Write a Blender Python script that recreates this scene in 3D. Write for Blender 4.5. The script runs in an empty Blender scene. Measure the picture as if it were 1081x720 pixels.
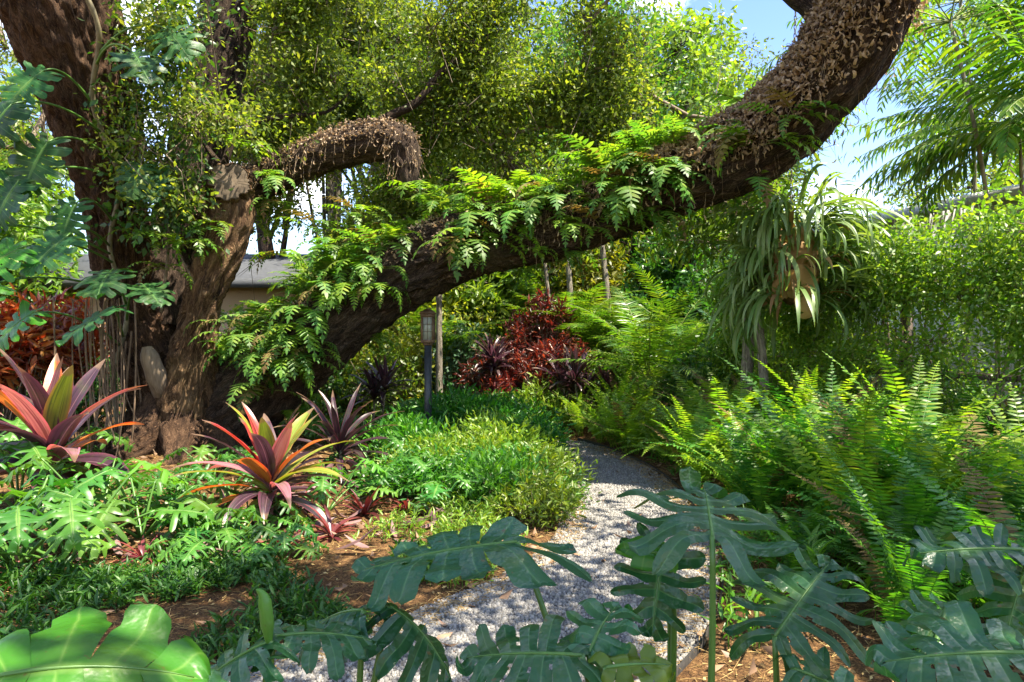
import bpy, bmesh, math, random
import numpy as np
from mathutils import Vector, Matrix, noise

PI = math.pi
rng = np.random.default_rng(7)
random.seed(7)
SC = bpy.context.scene
COL = SC.collection
W, H, F, HOR, CAMH = 1081.0, 720.0, 720.0, 360.0, 1.5

def gh(x, y):
    """height of the planting beds at a point"""
    if path_dist(x, y) < 0.0:
        return 0.0
    k = min(1.0, path_dist(x, y) / 0.6)
    return k * (0.05 + 0.05 * noise.noise(Vector((x * 0.6, y * 0.6, 3.1))) + 0.02 * noise.noise(Vector((x * 2.3, y * 2.3, 1.7))))

# ---- the gravel path: centre line and half width by distance
PATH = [(-2.4, 1.2, .62), (-1.25, 2.3, .66), (-0.25, 3.0, .70), (0.07, 3.375, .70), (0.42, 3.86, .66), (0.72, 4.5, .61), (0.92, 5.2, .57),
        (1.0, 6.0, .58), (1.05, 7.0, .60), (1.03, 8.0, .56), (.90, 9.0, .48), (0.62, 10.0, .42), (0.1, 10.8, .42), (-0.8, 11.4, .42), (-2.4, 11.9, .42)]
def _cr(p0, p1, p2, p3, t):
    return 0.5 * ((2 * p1) + (-p0 + p2) * t + (2 * p0 - 5 * p1 + 4 * p2 - p3) * t * t + (-p0 + 3 * p1 - 3 * p2 + p3) * t ** 3)
def spline(pts, per):
    """Catmull-Rom through rows of pts, `per` samples a segment"""
    p = np.array(pts, float)
    out = []
    for i in range(len(p) - 1):
        a, b, c, d = p[max(i - 1, 0)], p[i], p[i + 1], p[min(i + 2, len(p) - 1)]
        for k in range(per):
            out.append(_cr(a, b, c, d, k / per))
    out.append(p[-1])
    return np.array(out)
PS = spline(PATH, 10)
def path_dist(x, y):
    d = np.hypot(PS[:, 0] - x, PS[:, 1] - y) - PS[:, 2]
    return float(d.min())
def path_dist_v(x, y):
    return (np.hypot(PS[None, :, 0] - x[:, None], PS[None, :, 1] - y[:, None]) - PS[None, :, 2]).min(1)

def P(px, py, d):
    """world point seen at photo pixel px,py at distance d along the view"""
    return Vector(((px - W / 2) * d / F, d, CAMH - (py - HOR) * d / F))
def G(px, py):
    """ground point seen at a photo pixel"""
    d = CAMH * F / (py - HOR)
    return Vector(((px - W / 2) * d / F, d, 0))

def nrm(a):
    return a / np.maximum(np.linalg.norm(a, axis=-1, keepdims=True), 1e-9)

# ------------------------------------------------------------------ objects
def thing(name, label, cat, loc=(0, 0, 0), rotz=0, group=None, scale=1):
    o = bpy.data.objects.new(name, None); COL.objects.link(o)
    o.location = loc; o.rotation_euler = (0, 0, rotz); o.scale = (scale,) * 3
    o.empty_display_size = 0.1
    o['label'] = label; o['category'] = cat
    if group: o['group'] = group
    return o
def tag(o, label, cat, group=None):
    o['label'] = label; o['category'] = cat
    if group: o['group'] = group
    return o
def link(name, me, mat=None, parent=None, smooth=False):
    o = bpy.data.objects.new(name, me); COL.objects.link(o)
    if mat is not None:
        for m in (mat if isinstance(mat, (list, tuple)) else [mat]):
            me.materials.append(m)
    if parent is not None: o.parent = parent
    if smooth and len(me.polygons):
        me.polygons.foreach_set('use_smooth', np.ones(len(me.polygons), bool))
    return o
def qmesh(name, V, Q, uv=None, mi=None):
    """fast mesh of quads only; uv is one pair per vertex"""
    V = np.ascontiguousarray(V, np.float32).reshape(-1, 3); Q = np.ascontiguousarray(Q, np.int32).reshape(-1, 4)
    me = bpy.data.meshes.new(name)
    me.vertices.add(len(V)); me.vertices.foreach_set('co', V.ravel())
    me.loops.add(Q.size); me.loops.foreach_set('vertex_index', Q.ravel())
    me.polygons.add(len(Q)); me.polygons.foreach_set('loop_start', np.arange(0, Q.size, 4, dtype=np.int32))
    if mi is not None: me.polygons.foreach_set('material_index', np.ascontiguousarray(mi, np.int32))
    if uv is not None:
        l = me.uv_layers.new(name='UVMap')
        l.data.foreach_set('uv', np.ascontiguousarray(np.asarray(uv, np.float32)[Q.ravel()]).ravel())
    me.update(calc_edges=True)
    return me
class QB:
    """collects quads"""
    def __init__(s): s.v = []; s.q = []; s.u = []; s.m = []; s.n = 0
    def add(s, V, Q, uv=None, m=0):
        V = np.asarray(V, float).reshape(-1, 3); Q = np.asarray(Q, int).reshape(-1, 4)
        s.v.append(V); s.q.append(Q + s.n); s.n += len(V)
        s.u.append(np.zeros((len(V), 2)) if uv is None else np.asarray(uv, float)); s.m.append(np.full(len(Q), m))
        return s
    def mesh(s, name):
        return qmesh(name, np.concatenate(s.v), np.concatenate(s.q), np.concatenate(s.u), np.concatenate(s.m))
    def build(s, name, mat, parent=None, smooth=False):
        return link(name, s.mesh(name), mat, parent, smooth)
    def box(s, c, d, rot=None, m=0):
        c = np.array(c, float); d = np.array(d, float) / 2
        v = np.array([[x, y, z] for z in (-1, 1) for y in (-1, 1) for x in (-1, 1)], float) * d
        if rot is not None: v = v @ np.array(rot).T
        s.add(v + c, [[0, 2, 3, 1], [4, 5, 7, 6], [0, 1, 5, 4], [2, 6, 7, 3], [0, 4, 6, 2], [1, 3, 7, 5]], None, m)
        return s

# leaf templates: (x across in widths, y along in lengths, z in lengths), quads
def tmpl(kind):
    if kind == 'oval':          # small broad leaf, folded
        v = [(0, 0, 0), (-.5, .42, .05), (.5, .42, .05), (0, .5, -.02), (0, 1, -.10)]
        q = [(0, 2, 4, 3), (0, 3, 4, 1)]
    elif kind == 'blade':       # pinna: even width, pointed
        v = [(-.25, 0, 0), (.25, 0, 0), (-.5, .22, 0), (.5, .22, 0), (-.40, .65, -.05), (.40, .65, -.05), (-.06, 1, -.14), (.06, 1, -.14)]
        q = [(0, 1, 3, 2), (2, 3, 5, 4), (4, 5, 7, 6)]
    elif kind == 'lance':       # longer folded leaf
        v = [(0, 0, 0), (-.42, .25, .03), (0, .25, -.02), (.42, .25, .03), (-.46, .55, .0), (0, .55, -.05), (.46, .55, .0), (0, 1, -.2)]
        q = [(0, 2, 1, 0), (0, 3, 2, 0), (1, 2, 5, 4), (2, 3, 6, 5), (4, 5, 7, 4), (5, 6, 7, 5)]
        q = [(1, 2, 5, 4), (2, 3, 6, 5)]
        v = [(-.12, 0, 0), (-.42, .25, .03), (0, .25, -.02), (.42, .25, .03), (-.46, .55, .0), (0, .55, -.05), (.46, .55, .0), (-.04, 1, -.2), (.12, 0, 0), (0, 0, 0), (0, 1, -.21), (.04, 1, -.2)]
        q = [(0, 9, 2, 1), (9, 8, 3, 2), (1, 2, 5, 4), (2, 3, 6, 5), (4, 5, 10, 7), (5, 6, 11, 10)]
    elif kind == 'curl':        # dried, curled strip
        v = [(-.3, 0, 0), (.3, 0, 0), (-.5, .3, .12), (.5, .3, .05), (-.5, .62, .02), (.5, .62, -.1), (-.3, .75, -.28), (.3, .7, -.36), (-.1, .55, -.42), (.1, .5, -.5)]
        q = [(0, 1, 3, 2), (2, 3, 5, 4), (4, 5, 7, 6), (6, 7, 9, 8)]
    return np.array(v, float), np.array(q, int)
T = {k: tmpl(k) for k in ('oval', 'blade', 'lance', 'curl')}
def leaves(qb, pos, dirs, ups, L, Wd, kind='oval', droop=1.0, m=0):
    """many small leaves at once"""
    tv, tq = T[kind]
    pos = np.asarray(pos, float); N = len(pos)
    if N == 0: return qb
    y = nrm(np.asarray(dirs, float)); x = nrm(np.cross(y, ups)); z = np.cross(x, y)
    L = np.broadcast_to(np.asarray(L, float), (N,)); Wd = np.broadcast_to(np.asarray(Wd, float), (N,))
    tz = tv[:, 2] * droop
    V = (pos[:, None, :] + x[:, None, :] * (tv[None, :, 0:1] * Wd[:, None, None])
         + y[:, None, :] * (tv[None, :, 1:2] * L[:, None, None]) + z[:, None, :] * (tz[None, :, None] * L[:, None, None]))
    Q = tq[None] + (np.arange(N) * len(tv))[:, None, None]
    uv = np.tile(np.stack([tv[:, 0] + .5, tv[:, 1]], 1), (N, 1))
    return qb.add(V.reshape(-1, 3), Q.reshape(-1, 4), uv, m)
def sticks(qb, p0, p1, r0, r1, m=0, n=3):
    """thin tapered prisms from p0 to p1"""
    p0 = np.asarray(p0, float); p1 = np.asarray(p1, float); N = len(p0)
    if N == 0: return qb
    d = nrm(p1 - p0); a = np.where(np.abs(d[:, 2:3]) > .9, [[1., 0, 0]], [[0, 0, 1.]])
    x = nrm(np.cross(d, a)); y = np.cross(d, x)
    r0 = np.broadcast_to(np.asarray(r0, float), (N,)); r1 = np.broadcast_to(np.asarray(r1, float), (N,))
    th = np.arange(n) * 2 * PI / n
    ring = x[:, None] * np.cos(th)[None, :, None] + y[:, None] * np.sin(th)[None, :, None]
    V = np.concatenate([p0[:, None] + ring * r0[:, None, None], p1[:, None] + ring * r1[:, None, None]], 1)
    tq = np.array([[k, (k + 1) % n, n + (k + 1) % n, n + k] for k in range(n)])
    Q = tq[None] + (np.arange(N) * 2 * n)[:, None, None]
    return qb.add(V.reshape(-1, 3), Q.reshape(-1, 4), None, m)
def frames(C):
    """parallel transport frames along a polyline"""
    C = np.asarray(C, float); Tn = np.gradient(C, axis=0); Tn = nrm(Tn)
    a = np.array([0, 0, 1.]) if abs(Tn[0, 2]) < .9 else np.array([1., 0, 0])
    x = np.cross(Tn[0], a); x /= np.linalg.norm(x)
    X = [x]
    for i in range(1, len(C)):
        x = X[-1] - Tn[i] * np.dot(X[-1], Tn[i]); X.append(x / np.linalg.norm(x))
    X = np.array(X); return Tn, X, np.cross(Tn, X)
def tube(qb, pts, radii, n=8, m=0, cap=True):
    C = np.asarray(pts, float); Tn, X, Y = frames(C); k = len(C)
    R = np.broadcast_to(np.asarray(radii, float), (k,))
    th = np.arange(n) * 2 * PI / n
    V = C[:, None] + (X[:, None] * np.cos(th)[None, :, None] + Y[:, None] * np.sin(th)[None, :, None]) * R[:, None, None]
    Q = [[i * n + j, i * n + (j + 1) % n, (i + 1) * n + (j + 1) % n, (i + 1) * n + j] for i in range(k - 1) for j in range(n)]
    uv = np.stack(np.meshgrid(np.arange(k) / (k - 1), np.arange(n) / n, indexing='ij'), -1)[..., ::-1].reshape(-1, 2)
    qb.add(V.reshape(-1, 3), Q, uv, m)
    if cap and n % 2 == 0:
        for r, flip in ((0, 1), (k - 1, 0)):
            b = r * n; qq = []
            for j in range(n // 2 - 1):
                f = [b + j, b + j + 1, b + n - 2 - j, b + n - 1 - j]
                qq.append(f[::-1] if flip else f)
            qb.q.append(np.array(qq) + (qb.n - len(V.reshape(-1, 3)))); qb.m.append(np.full(len(qq), m))
    return qb

def copy_tree(o, parent=None):
    c = o.copy(); COL.objects.link(c); c.parent = parent
    for ch in list(o.children): copy_tree(ch, c)
    return c
ORD = ('first second third fourth fifth sixth seventh eighth ninth tenth eleventh twelfth thirteenth fourteenth fifteenth '
       'sixteenth seventeenth eighteenth nineteenth twentieth').split()

# ------------------------------------------------------------------ materials
def new_mat(name):
    m = bpy.data.materials.new(name); m.use_nodes = True
    nt = m.node_tree; nt.nodes.clear()
    return m, nt, lambda t, **k: _nd(nt, t, **k)
def _nd(nt, t, **k):
    n = nt.nodes.new('ShaderNode' + t)
    for a, b in k.items():
        if a.startswith('i_'):
            n.inputs[a[2:].replace('_', ' ')].default_value = b
        else: setattr(n, a, b)
    return n
def ramp(n, stops, interp='LINEAR'):
    cr = n.color_ramp; cr.interpolation = interp
    while len(cr.elements) < len(stops): cr.elements.new(0.5)
    for e, (p, c) in zip(cr.elements, stops):
        e.position = p; e.color = (*c, 1) if len(c) == 3 else c
def leaf_mat(name, cols, trans=0.35, tcol=None, rough=0.42, spec=0.5, vein=None, lateral=0, noise_s=6.0, objvar=0.25, bump=0.0, edge=None, coat=0.0, mid=None, patch=None, spots=0.0, tip=None):
    """cols: colours picked at random by leaf; vein: midrib colour; edge: margin colour"""
    m, nt, N = new_mat(name); L = nt.links.new
    geo = N('NewGeometry'); oi = N('ObjectInfo')
    rp = N('ValToRGB'); k = len(cols)
    ramp(rp, [((i + .0) / max(1, k - 1), c) for i, c in enumerate(cols)])
    tc = N('TexCoord'); nz = N('TexNoise', i_Scale=noise_s, i_Detail=3.0)
    L(tc.outputs['Object'], nz.inputs['Vector'])
    mixr = N('Math', operation='MULTIPLY_ADD'); mixr.inputs[1].default_value = 0.5
    L(nz.outputs['Fac'], mixr.inputs[0])
    sub = N('Math', operation='MULTIPLY_ADD'); sub.inputs[1].default_value = 0.75; sub.inputs[2].default_value = -0.12
    L(geo.outputs['Random Per Island'], sub.inputs[0]); L(sub.outputs[0], mixr.inputs[2])
    L(mixr.outputs[0], rp.inputs['Fac'])
    hsv = N('HueSaturation')
    mr = N('MapRange'); mr.inputs['To Min'].default_value = 1 - objvar; mr.inputs['To Max'].default_value = 1 + objvar
    L(oi.outputs['Random'], mr.inputs['Value']); L(mr.outputs[0], hsv.inputs['Value'])
    mh = N('MapRange'); mh.inputs['To Min'].default_value = 0.5 - objvar * .05; mh.inputs['To Max'].default_value = 0.5 + objvar * .05
    mu = N('Math', operation='FRACT'); mm = N('Math', operation='MULTIPLY'); mm.inputs[1].default_value = 7.31
    L(oi.outputs['Random'], mm.inputs[0]); L(mm.outputs[0], mu.inputs[0]); L(mu.outputs[0], mh.inputs['Value']); L(mh.outputs[0], hsv.inputs['Hue'])
    L(rp.outputs['Color'], hsv.inputs['Color'])
    col = hsv.outputs['Color']; bumpsrc = None
    if vein or edge or lateral or patch:
        uv = N('UVMap'); sp = N('SeparateXYZ'); L(uv.outputs[0], sp.inputs[0])
        a = N('Math', operation='SUBTRACT'); a.inputs[1].default_value = .5; L(sp.outputs['X'], a.inputs[0])
        ab = N('Math', operation='ABSOLUTE'); L(a.outputs[0], ab.inputs[0])
        if patch:      # streaks along the leaf in another colour
            cb = N('CombineXYZ'); ax = N('Math', operation='MULTIPLY'); ax.inputs[1].default_value = 9.0; L(sp.outputs['X'], ax.inputs[0])
            L(ax.outputs[0], cb.inputs['X']); L(sp.outputs['Y'], cb.inputs['Y']); L(oi.outputs['Random'], cb.inputs['Z'])
            n2 = N('TexNoise', i_Scale=1.6, i_Detail=2.0); L(cb.outputs[0], n2.inputs['Vector'])
            r2 = N('ValToRGB'); ramp(r2, [(.48, (0, 0, 0)), (.62, (1, 1, 1))]); L(n2.outputs['Fac'], r2.inputs['Fac'])
            mx = N('MixRGB'); mx.inputs['Color2'].default_value = (*patch, 1); L(r2.outputs['Color'], mx.inputs['Fac']); L(col, mx.inputs['Color1']); col = mx.outputs[0]
        if edge:
            r3 = N('ValToRGB'); ramp(r3, [(.36, (0, 0, 0)), (.47, (1, 1, 1))]); L(ab.outputs[0], r3.inputs['Fac'])
            mx = N('MixRGB'); mx.inputs['Color2'].default_value = (*edge, 1); L(r3.outputs['Color'], mx.inputs['Fac']); L(col, mx.inputs['Color1']); col = mx.outputs[0]
        if lateral:
            lu = N('UVMap', uv_map='Lobe'); ls = N('SeparateXYZ'); L(lu.outputs[0], ls.inputs[0])
            wv = N('Math', operation='MULTIPLY_ADD'); wv.inputs[1].default_value = -0.7; L(ab.outputs[0], wv.inputs[0]); L(sp.outputs['Y'], wv.inputs[2])
            ws = N('Math', operation='MULTIPLY'); ws.inputs[1].default_value = lateral; L(wv.outputs[0], ws.inputs[0])
            fr = N('Math', operation='FRACT'); L(ws.outputs[0], fr.inputs[0])
            pp = N('Math', operation='PINGPONG'); pp.inputs[1].default_value = .5; L(fr.outputs[0], pp.inputs[0])
            r4 = N('ValToRGB'); ramp(r4, [(.0, (.8,) * 3), (.05, (.35,) * 3), (.13, (0, 0, 0))]); L(ls.outputs['X'], r4.inputs['Fac'])
            mx = N('MixRGB'); mx.inputs['Color2'].default_value = (*(vein or cols[-1]), 1); L(r4.outputs['Color'], mx.inputs['Fac']); L(col, mx.inputs['Color1']); col = mx.outputs[0]
            bumpsrc = ls.outputs['X']
        if vein:
            r5 = N('ValToRGB'); ramp(r5, [(.012, (1, 1, 1)), (.035, (0, 0, 0))]); L(ab.outputs[0], r5.inputs['Fac'])
            mx = N('MixRGB'); mx.inputs['Color2'].default_value = (*vein, 1); L(r5.outputs['Color'], mx.inputs['Fac']); L(col, mx.inputs['Color1']); col = mx.outputs[0]
    if spots:      # brown blemishes, and dull patches of old growth
        sn = N('TexNoise', i_Scale=38.0, i_Detail=3.0, i_Roughness=.6); L(tc.outputs['Object'], sn.inputs['Vector']); sr = N('ValToRGB'); ramp(sr, [(.66, (0, 0, 0)), (.72, (spots,) * 3)]); L(sn.outputs['Fac'], sr.inputs['Fac'])
        mx = N('MixRGB'); mx.inputs['Color2'].default_value = (.13, .085, .03, 1); L(sr.outputs[0], mx.inputs['Fac']); L(col, mx.inputs['Color1']); col = mx.outputs[0]
        sn = N('TexNoise', i_Scale=7.0, i_Detail=4.0); L(tc.outputs['Object'], sn.inputs['Vector']); sr = N('ValToRGB'); ramp(sr, [(.52, (0, 0, 0)), (.75, (.5 * spots,) * 3)]); L(sn.outputs['Fac'], sr.inputs['Fac'])
        mx = N('MixRGB'); mx.inputs['Color2'].default_value = (.10, .14, .03, 1); L(sr.outputs[0], mx.inputs['Fac']); L(col, mx.inputs['Color1']); col = mx.outputs[0]
    if tip:        # dry tips
        tu = N('UVMap'); ts = N('SeparateXYZ'); L(tu.outputs[0], ts.inputs[0]); ta = N('Math', operation='MULTIPLY_ADD'); ta.inputs[1].default_value = .22; L(nz.outputs['Fac'], ta.inputs[0]); L(ts.outputs['Y'], ta.inputs[2])
        sr = N('ValToRGB'); ramp(sr, [(.98, (0, 0, 0)), (1.0, (.9,) * 3)]); sr.color_ramp.elements[0].position = .96; L(ta.outputs[0], sr.inputs['Fac'])
        mx = N('MixRGB'); mx.inputs['Color2'].default_value = (*tip, 1); L(sr.outputs[0], mx.inputs['Fac']); L(col, mx.inputs['Color1']); col = mx.outputs[0]
    b = N('BsdfPrincipled', i_Roughness=rough); b.inputs['Specular IOR Level'].default_value = spec
    if coat: b.inputs['Coat Weight'].default_value = coat; b.inputs['Coat Roughness'].default_value = .25
    L(col, b.inputs['Base Color'])
    if bump:
        bn = N('TexNoise', i_Scale=35.0, i_Detail=2.0); L(tc.outputs['Object'], bn.inputs['Vector'])
        hsrc = bn.outputs['Fac']
        if bumpsrc is not None:
            ad = N('Math', operation='MULTIPLY_ADD'); ad.inputs[1].default_value = 1.2; L(bumpsrc, ad.inputs[0]); L(hsrc, ad.inputs[2]); hsrc = ad.outputs[0]
        bp = N('Bump'); bp.inputs['Strength'].default_value = bump; bp.inputs['Distance'].default_value = .01
        L(hsrc, bp.inputs['Height']); L(bp.outputs[0], b.inputs['Normal'])
    out = N('OutputMaterial')
    if trans > 0:
        t = N('BsdfTranslucent'); g = N('MixRGB', blend_type='MULTIPLY'); g.inputs['Fac'].default_value = 1
        L(col, g.inputs['Color1']); g.inputs['Color2'].default_value = (*(tcol or (1.9, 1.9, .7)), 1); L(g.outputs[0], t.inputs['Color'])
        mx = N('MixShader'); mx.inputs[0].default_value = trans; L(b.outputs[0], mx.inputs[1]); L(t.outputs[0], mx.inputs[2]); L(mx.outputs[0], out.inputs['Surface'])
    else: L(b.outputs[0], out.inputs['Surface'])
    return m
def plain_mat(name, c1, c2, scale=20.0, rough=.7, spec=.4, bump=.3, stretch=(1, 1, 1), dist=.01, metal=0.0, detail=5.0, coords='Object'):
    m, nt, N = new_mat(name); L = nt.links.new
    tc = N('TexCoord'); mp = N('Mapping'); mp.inputs['Scale'].default_value = stretch; L(tc.outputs[coords], mp.inputs['Vector'])
    nz = N('TexNoise', i_Scale=scale, i_Detail=detail, i_Roughness=.62); L(mp.outputs[0], nz.inputs['Vector'])
    rp = N('ValToRGB'); ramp(rp, [(.32, c1), (.68, c2)]); L(nz.outputs['Fac'], rp.inputs['Fac'])
    b = N('BsdfPrincipled', i_Roughness=rough, i_Metallic=metal); b.inputs['Specular IOR Level'].default_value = spec; L(rp.outputs[0], b.inputs['Base Color'])
    if bump:
        bp = N('Bump'); bp.inputs['Strength'].default_value = bump; bp.inputs['Distance'].default_value = dist; L(nz.outputs['Fac'], bp.inputs['Height']); L(bp.outputs[0], b.inputs['Normal'])
    o = N('OutputMaterial'); L(b.outputs[0], o.inputs['Surface'])
    return m
def bark_mat(name, dark, mid, light, scale=9.0, bump=.9, moss=None, lichen=.25):
    m, nt, N = new_mat(name); L = nt.links.new
    at = N('Attribute', attribute_name='bark'); mp = N('Mapping'); mp.inputs['Scale'].default_value = (1, 1, .22); L(at.outputs['Vector'], mp.inputs['Vector'])
    nz = N('TexNoise', i_Scale=scale, i_Detail=6.0, i_Roughness=.65, i_Distortion=.6); L(mp.outputs[0], nz.inputs['Vector'])
    vo = N('TexVoronoi', feature='DISTANCE_TO_EDGE', i_Scale=scale * 1.7); 
    wob = N('MixRGB', blend_type='ADD'); wob.inputs['Fac'].default_value = .3; L(mp.outputs[0], wob.inputs['Color1']); L(nz.outputs['Color'], wob.inputs['Color2']); L(wob.outputs[0], vo.inputs['Vector'])
    ml = N('Math', operation='MULTIPLY'); ml.inputs[1].default_value = 1.2; L(vo.outputs['Distance'], ml.inputs[0])
    ad = N('Math', operation='ADD'); L(ml.outputs[0], ad.inputs[0]); L(nz.outputs['Fac'], ad.inputs[1])
    rp = N('ValToRGB'); ramp(rp, [(.40, dark), (.60, mid), (.86, light)]); L(ad.outputs[0], rp.inputs['Fac'])
    col = rp.outputs[0]
    big = N('TexNoise', i_Scale=1.7, i_Detail=5.0); L(at.outputs['Vector'], big.inputs['Vector'])
    r2 = N('ValToRGB'); ramp(r2, [(.55, (0, 0, 0)), (.72, (lichen,) * 3)]); L(big.outputs['Fac'], r2.inputs['Fac'])
    mx = N('MixRGB'); mx.inputs['Color2'].default_value = (*(moss or (.20, .17, .12)), 1); L(r2.outputs[0], mx.inputs['Fac']); L(col, mx.inputs['Color1'])
    b = N('BsdfPrincipled', i_Roughness=.9); b.inputs['Specular IOR Level'].default_value = .2; L(mx.outputs[0], b.inputs['Base Color'])
    bp = N('Bump'); bp.inputs['Strength'].default_value = bump; bp.inputs['Distance'].default_value = .05; L(ad.outputs[0], bp.inputs['Height']); L(bp.outputs[0], b.inputs['Normal'])
    o = N('OutputMaterial'); L(b.outputs[0], o.inputs['Surface'])
    return m

MAT = {}
G3 = lambda *a: a
MAT['oak_leaf'] = leaf_mat('oak_leaf', [(.036, .066, .014), (.075, .118, .020), (.14, .18, .03), (.25, .255, .055)], .52, (1.8, 1.8, .5), .5, .3)
MAT['canopy_leaf'] = MAT['oak_leaf']
MAT['tree_leaf_dark'] = leaf_mat('tree_leaf_dark', [(.018, .06, .016), (.04, .115, .018), (.09, .17, .026)], .38, (1.8, 2.0, .5), .4)
MAT['tree_leaf_mid'] = leaf_mat('tree_leaf_mid', [(.045, .11, .015), (.10, .18, .022), (.19, .24, .035)], .45, (1.9, 1.9, .5), .42)
MAT['tree_leaf_yellow'] = leaf_mat('tree_leaf_yellow', [(.09, .14, .016), (.19, .23, .024), (.32, .31, .045)], .48, (1.8, 1.7, .5), .45)
MAT['tree_leaf_blue'] = leaf_mat('tree_leaf_blue', [(.03, .08, .04), (.06, .13, .07), (.12, .2, .11)], .3, (1.6, 1.9, .9), .42)
MAT['vine_leaf'] = leaf_mat('vine_leaf', [(.06, .145, .016), (.13, .23, .02), (.28, .33, .04)], .47, (1.7, 1.7, .45), .42)
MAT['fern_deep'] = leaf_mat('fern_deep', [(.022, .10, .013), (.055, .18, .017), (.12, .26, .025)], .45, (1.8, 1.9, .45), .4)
MAT['fern_bright'] = leaf_mat('fern_bright', [(.07, .18, .014), (.15, .28, .02), (.28, .37, .04)], .5, (1.6, 1.6, .45), .42)  # bright fern green; in the bank it also stands in for sunlight
MAT['fern_limb'] = leaf_mat('fern_limb', [(.04, .13, .025), (.10, .21, .03), (.21, .30, .05)], .42, (1.8, 1.8, .5), .45, .3)
MAT['palm_leaf'] = leaf_mat('palm_leaf', [(.03, .10, .014), (.08, .17, .02), (.18, .24, .03)], .45, (1.8, 1.8, .4), .36)
MAT['palm_bright'] = leaf_mat('palm_bright', [(.03, .10, .012), (.085, .18, .016), (.20, .26, .03)], .45, (1.7, 1.7, .4), .4)
MAT['monstera_climb'] = leaf_mat('monstera_climb', [(.012, .055, .016), (.022, .085, .02), (.04, .12, .024)], .3, (1.7, 2.2, .5), .45, .3, vein=(.08, .17, .05), lateral=9, noise_s=3, objvar=.25, bump=.3, spots=.8)
MAT['palm_dark'] = leaf_mat('palm_dark', [(.014, .065, .02), (.035, .11, .03), (.07, .17, .04)], .38, (1.8, 2.0, .5), .38)
MAT['shrub_leaf'] = leaf_mat('shrub_leaf', [(.016, .085, .012), (.04, .15, .016), (.10, .23, .022)], .38, (1.7, 1.9, .45), .4, .35)
MAT['cover_leaf'] = leaf_mat('cover_leaf', [(.012, .06, .012), (.03, .11, .016), (.07, .16, .022)], .32, (1.7, 1.9, .5), .42, .35)
MAT['cover_bright'] = leaf_mat('cover_bright', [(.06, .14, .014), (.13, .22, .02), (.22, .27, .03)], .38, (1.6, 1.6, .45), .4)
MAT['red_leaf'] = leaf_mat('red_leaf', [(.030, .016, .016), (.07, .020, .018), (.14, .035, .022), (.30, .10, .03)], .32, (2.2, .9, .7), .34, .6)
MAT['orange_leaf'] = leaf_mat('orange_leaf', [(.07, .03, .014), (.22, .045, .018), (.42, .15, .03), (.10, .13, .02)], .35, (2.0, 1.0, .6), .34, .6)
MAT['monstera'] = leaf_mat('monstera', [(.018, .080, .032), (.030, .11, .038), (.046, .14, .040)], .24, (1.6, 2.4, .6), .33, .55, vein=(.10, .21, .085), lateral=9, noise_s=5, objvar=.22, bump=.9, spots=.9)
MAT['monstera_bright'] = leaf_mat('monstera_bright', [(.035, .16, .012), (.05, .20, .014), (.075, .23, .02)], .42, (1.7, 1.9, .5), .36, .5, vein=(.14, .28, .05), lateral=7, noise_s=3, objvar=.08, bump=.35, spots=.7)
MAT['monstera_yellow'] = leaf_mat('monstera_yellow', [(.06, .13, .012), (.13, .19, .016), (.07, .09, .02)], .4, (1.6, 1.6, .4), .36, .5, vein=(.24, .3, .06), noise_s=6, objvar=.08, bump=.10)
MAT['philo'] = leaf_mat('philo', [(.018, .085, .014), (.042, .14, .018), (.10, .22, .026)], .36, (1.7, 1.8, .45), .40, .4, vein=(.16, .28, .06), noise_s=4, objvar=.3, bump=.1)
MAT['petiole'] = plain_mat('petiole', (.045, .12, .018), (.09, .19, .03), 12, .4, .5, .1, (1, 1, .3))
MAT['rachis'] = plain_mat('rachis', (.09, .13, .02), (.16, .19, .035), 14, .5, .4, .1)
MAT['cane'] = plain_mat('cane', (.10, .085, .05), (.24, .20, .12), 18, .75, .3, .3, (1, 1, .4))
def ti(name, cols, patch, edge, tcol=(2.2, 1.1, .8)):
    return leaf_mat(name, cols, .28, tcol, .34, .55, vein=tuple(min(1, c * 1.7) for c in cols[-1]), noise_s=5, objvar=.2, bump=.06, edge=edge, patch=patch, spots=.5, tip=(.16, .10, .06))
MAT['ti_purple'] = ti('ti_purple', [(.024, .013, .022), (.052, .024, .038), (.10, .055, .07)], (.022, .012, .016), (.10, .03, .05), (1.25, .9, 1.0))
MAT['ti_dark'] = ti('ti_dark', [(.012, .010, .014), (.03, .014, .024), (.06, .025, .035)], (.015, .02, .014), (.08, .02, .035), (1.2, .9, .9))
MAT['ti_red'] = ti('ti_red', [(.10, .016, .015), (.20, .028, .018), (.32, .075, .03)], (.10, .012, .02), (.45, .06, .06))
MAT['ti_orange'] = ti('ti_orange', [(.28, .11, .02), (.40, .20, .03), (.22, .07, .02)], (.26, .05, .02), (.5, .10, .03))
MAT['ti_green'] = ti('ti_green', [(.13, .19, .02), (.24, .28, .035), (.12, .14, .03)], (.08, .11, .02), (.36, .20, .05), (1.7, 1.7, .5))
MAT['ti_pink'] = ti('ti_pink', [(.19, .09, .105), (.28, .15, .16), (.15, .06, .075)], (.15, .05, .07), (.45, .14, .2))
MAT['brom'] = leaf_mat('brom', [(.05, .012, .018), (.14, .03, .03), (.24, .07, .06)], .2, (2, .9, .7), .3, .6, noise_s=5)
MAT['dead_frond'] = leaf_mat('dead_frond', [(.12, .088, .052), (.27, .20, .125), (.46, .37, .25)], .2, (1.5, 1.2, .8), .8, .2)
MAT['old_frond'] = leaf_mat('old_frond', [(.09, .06, .022), (.17, .12, .04), (.22, .19, .06)], .3, (1.5, 1.3, .6), .7, .2)
MAT['dead_leaf'] = leaf_mat('dead_leaf', [(.08, .05, .035), (.18, .10, .06), (.30, .17, .10), (.20, .14, .13)], .15, (1.5, 1.2, .8), .6, .35)
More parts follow.
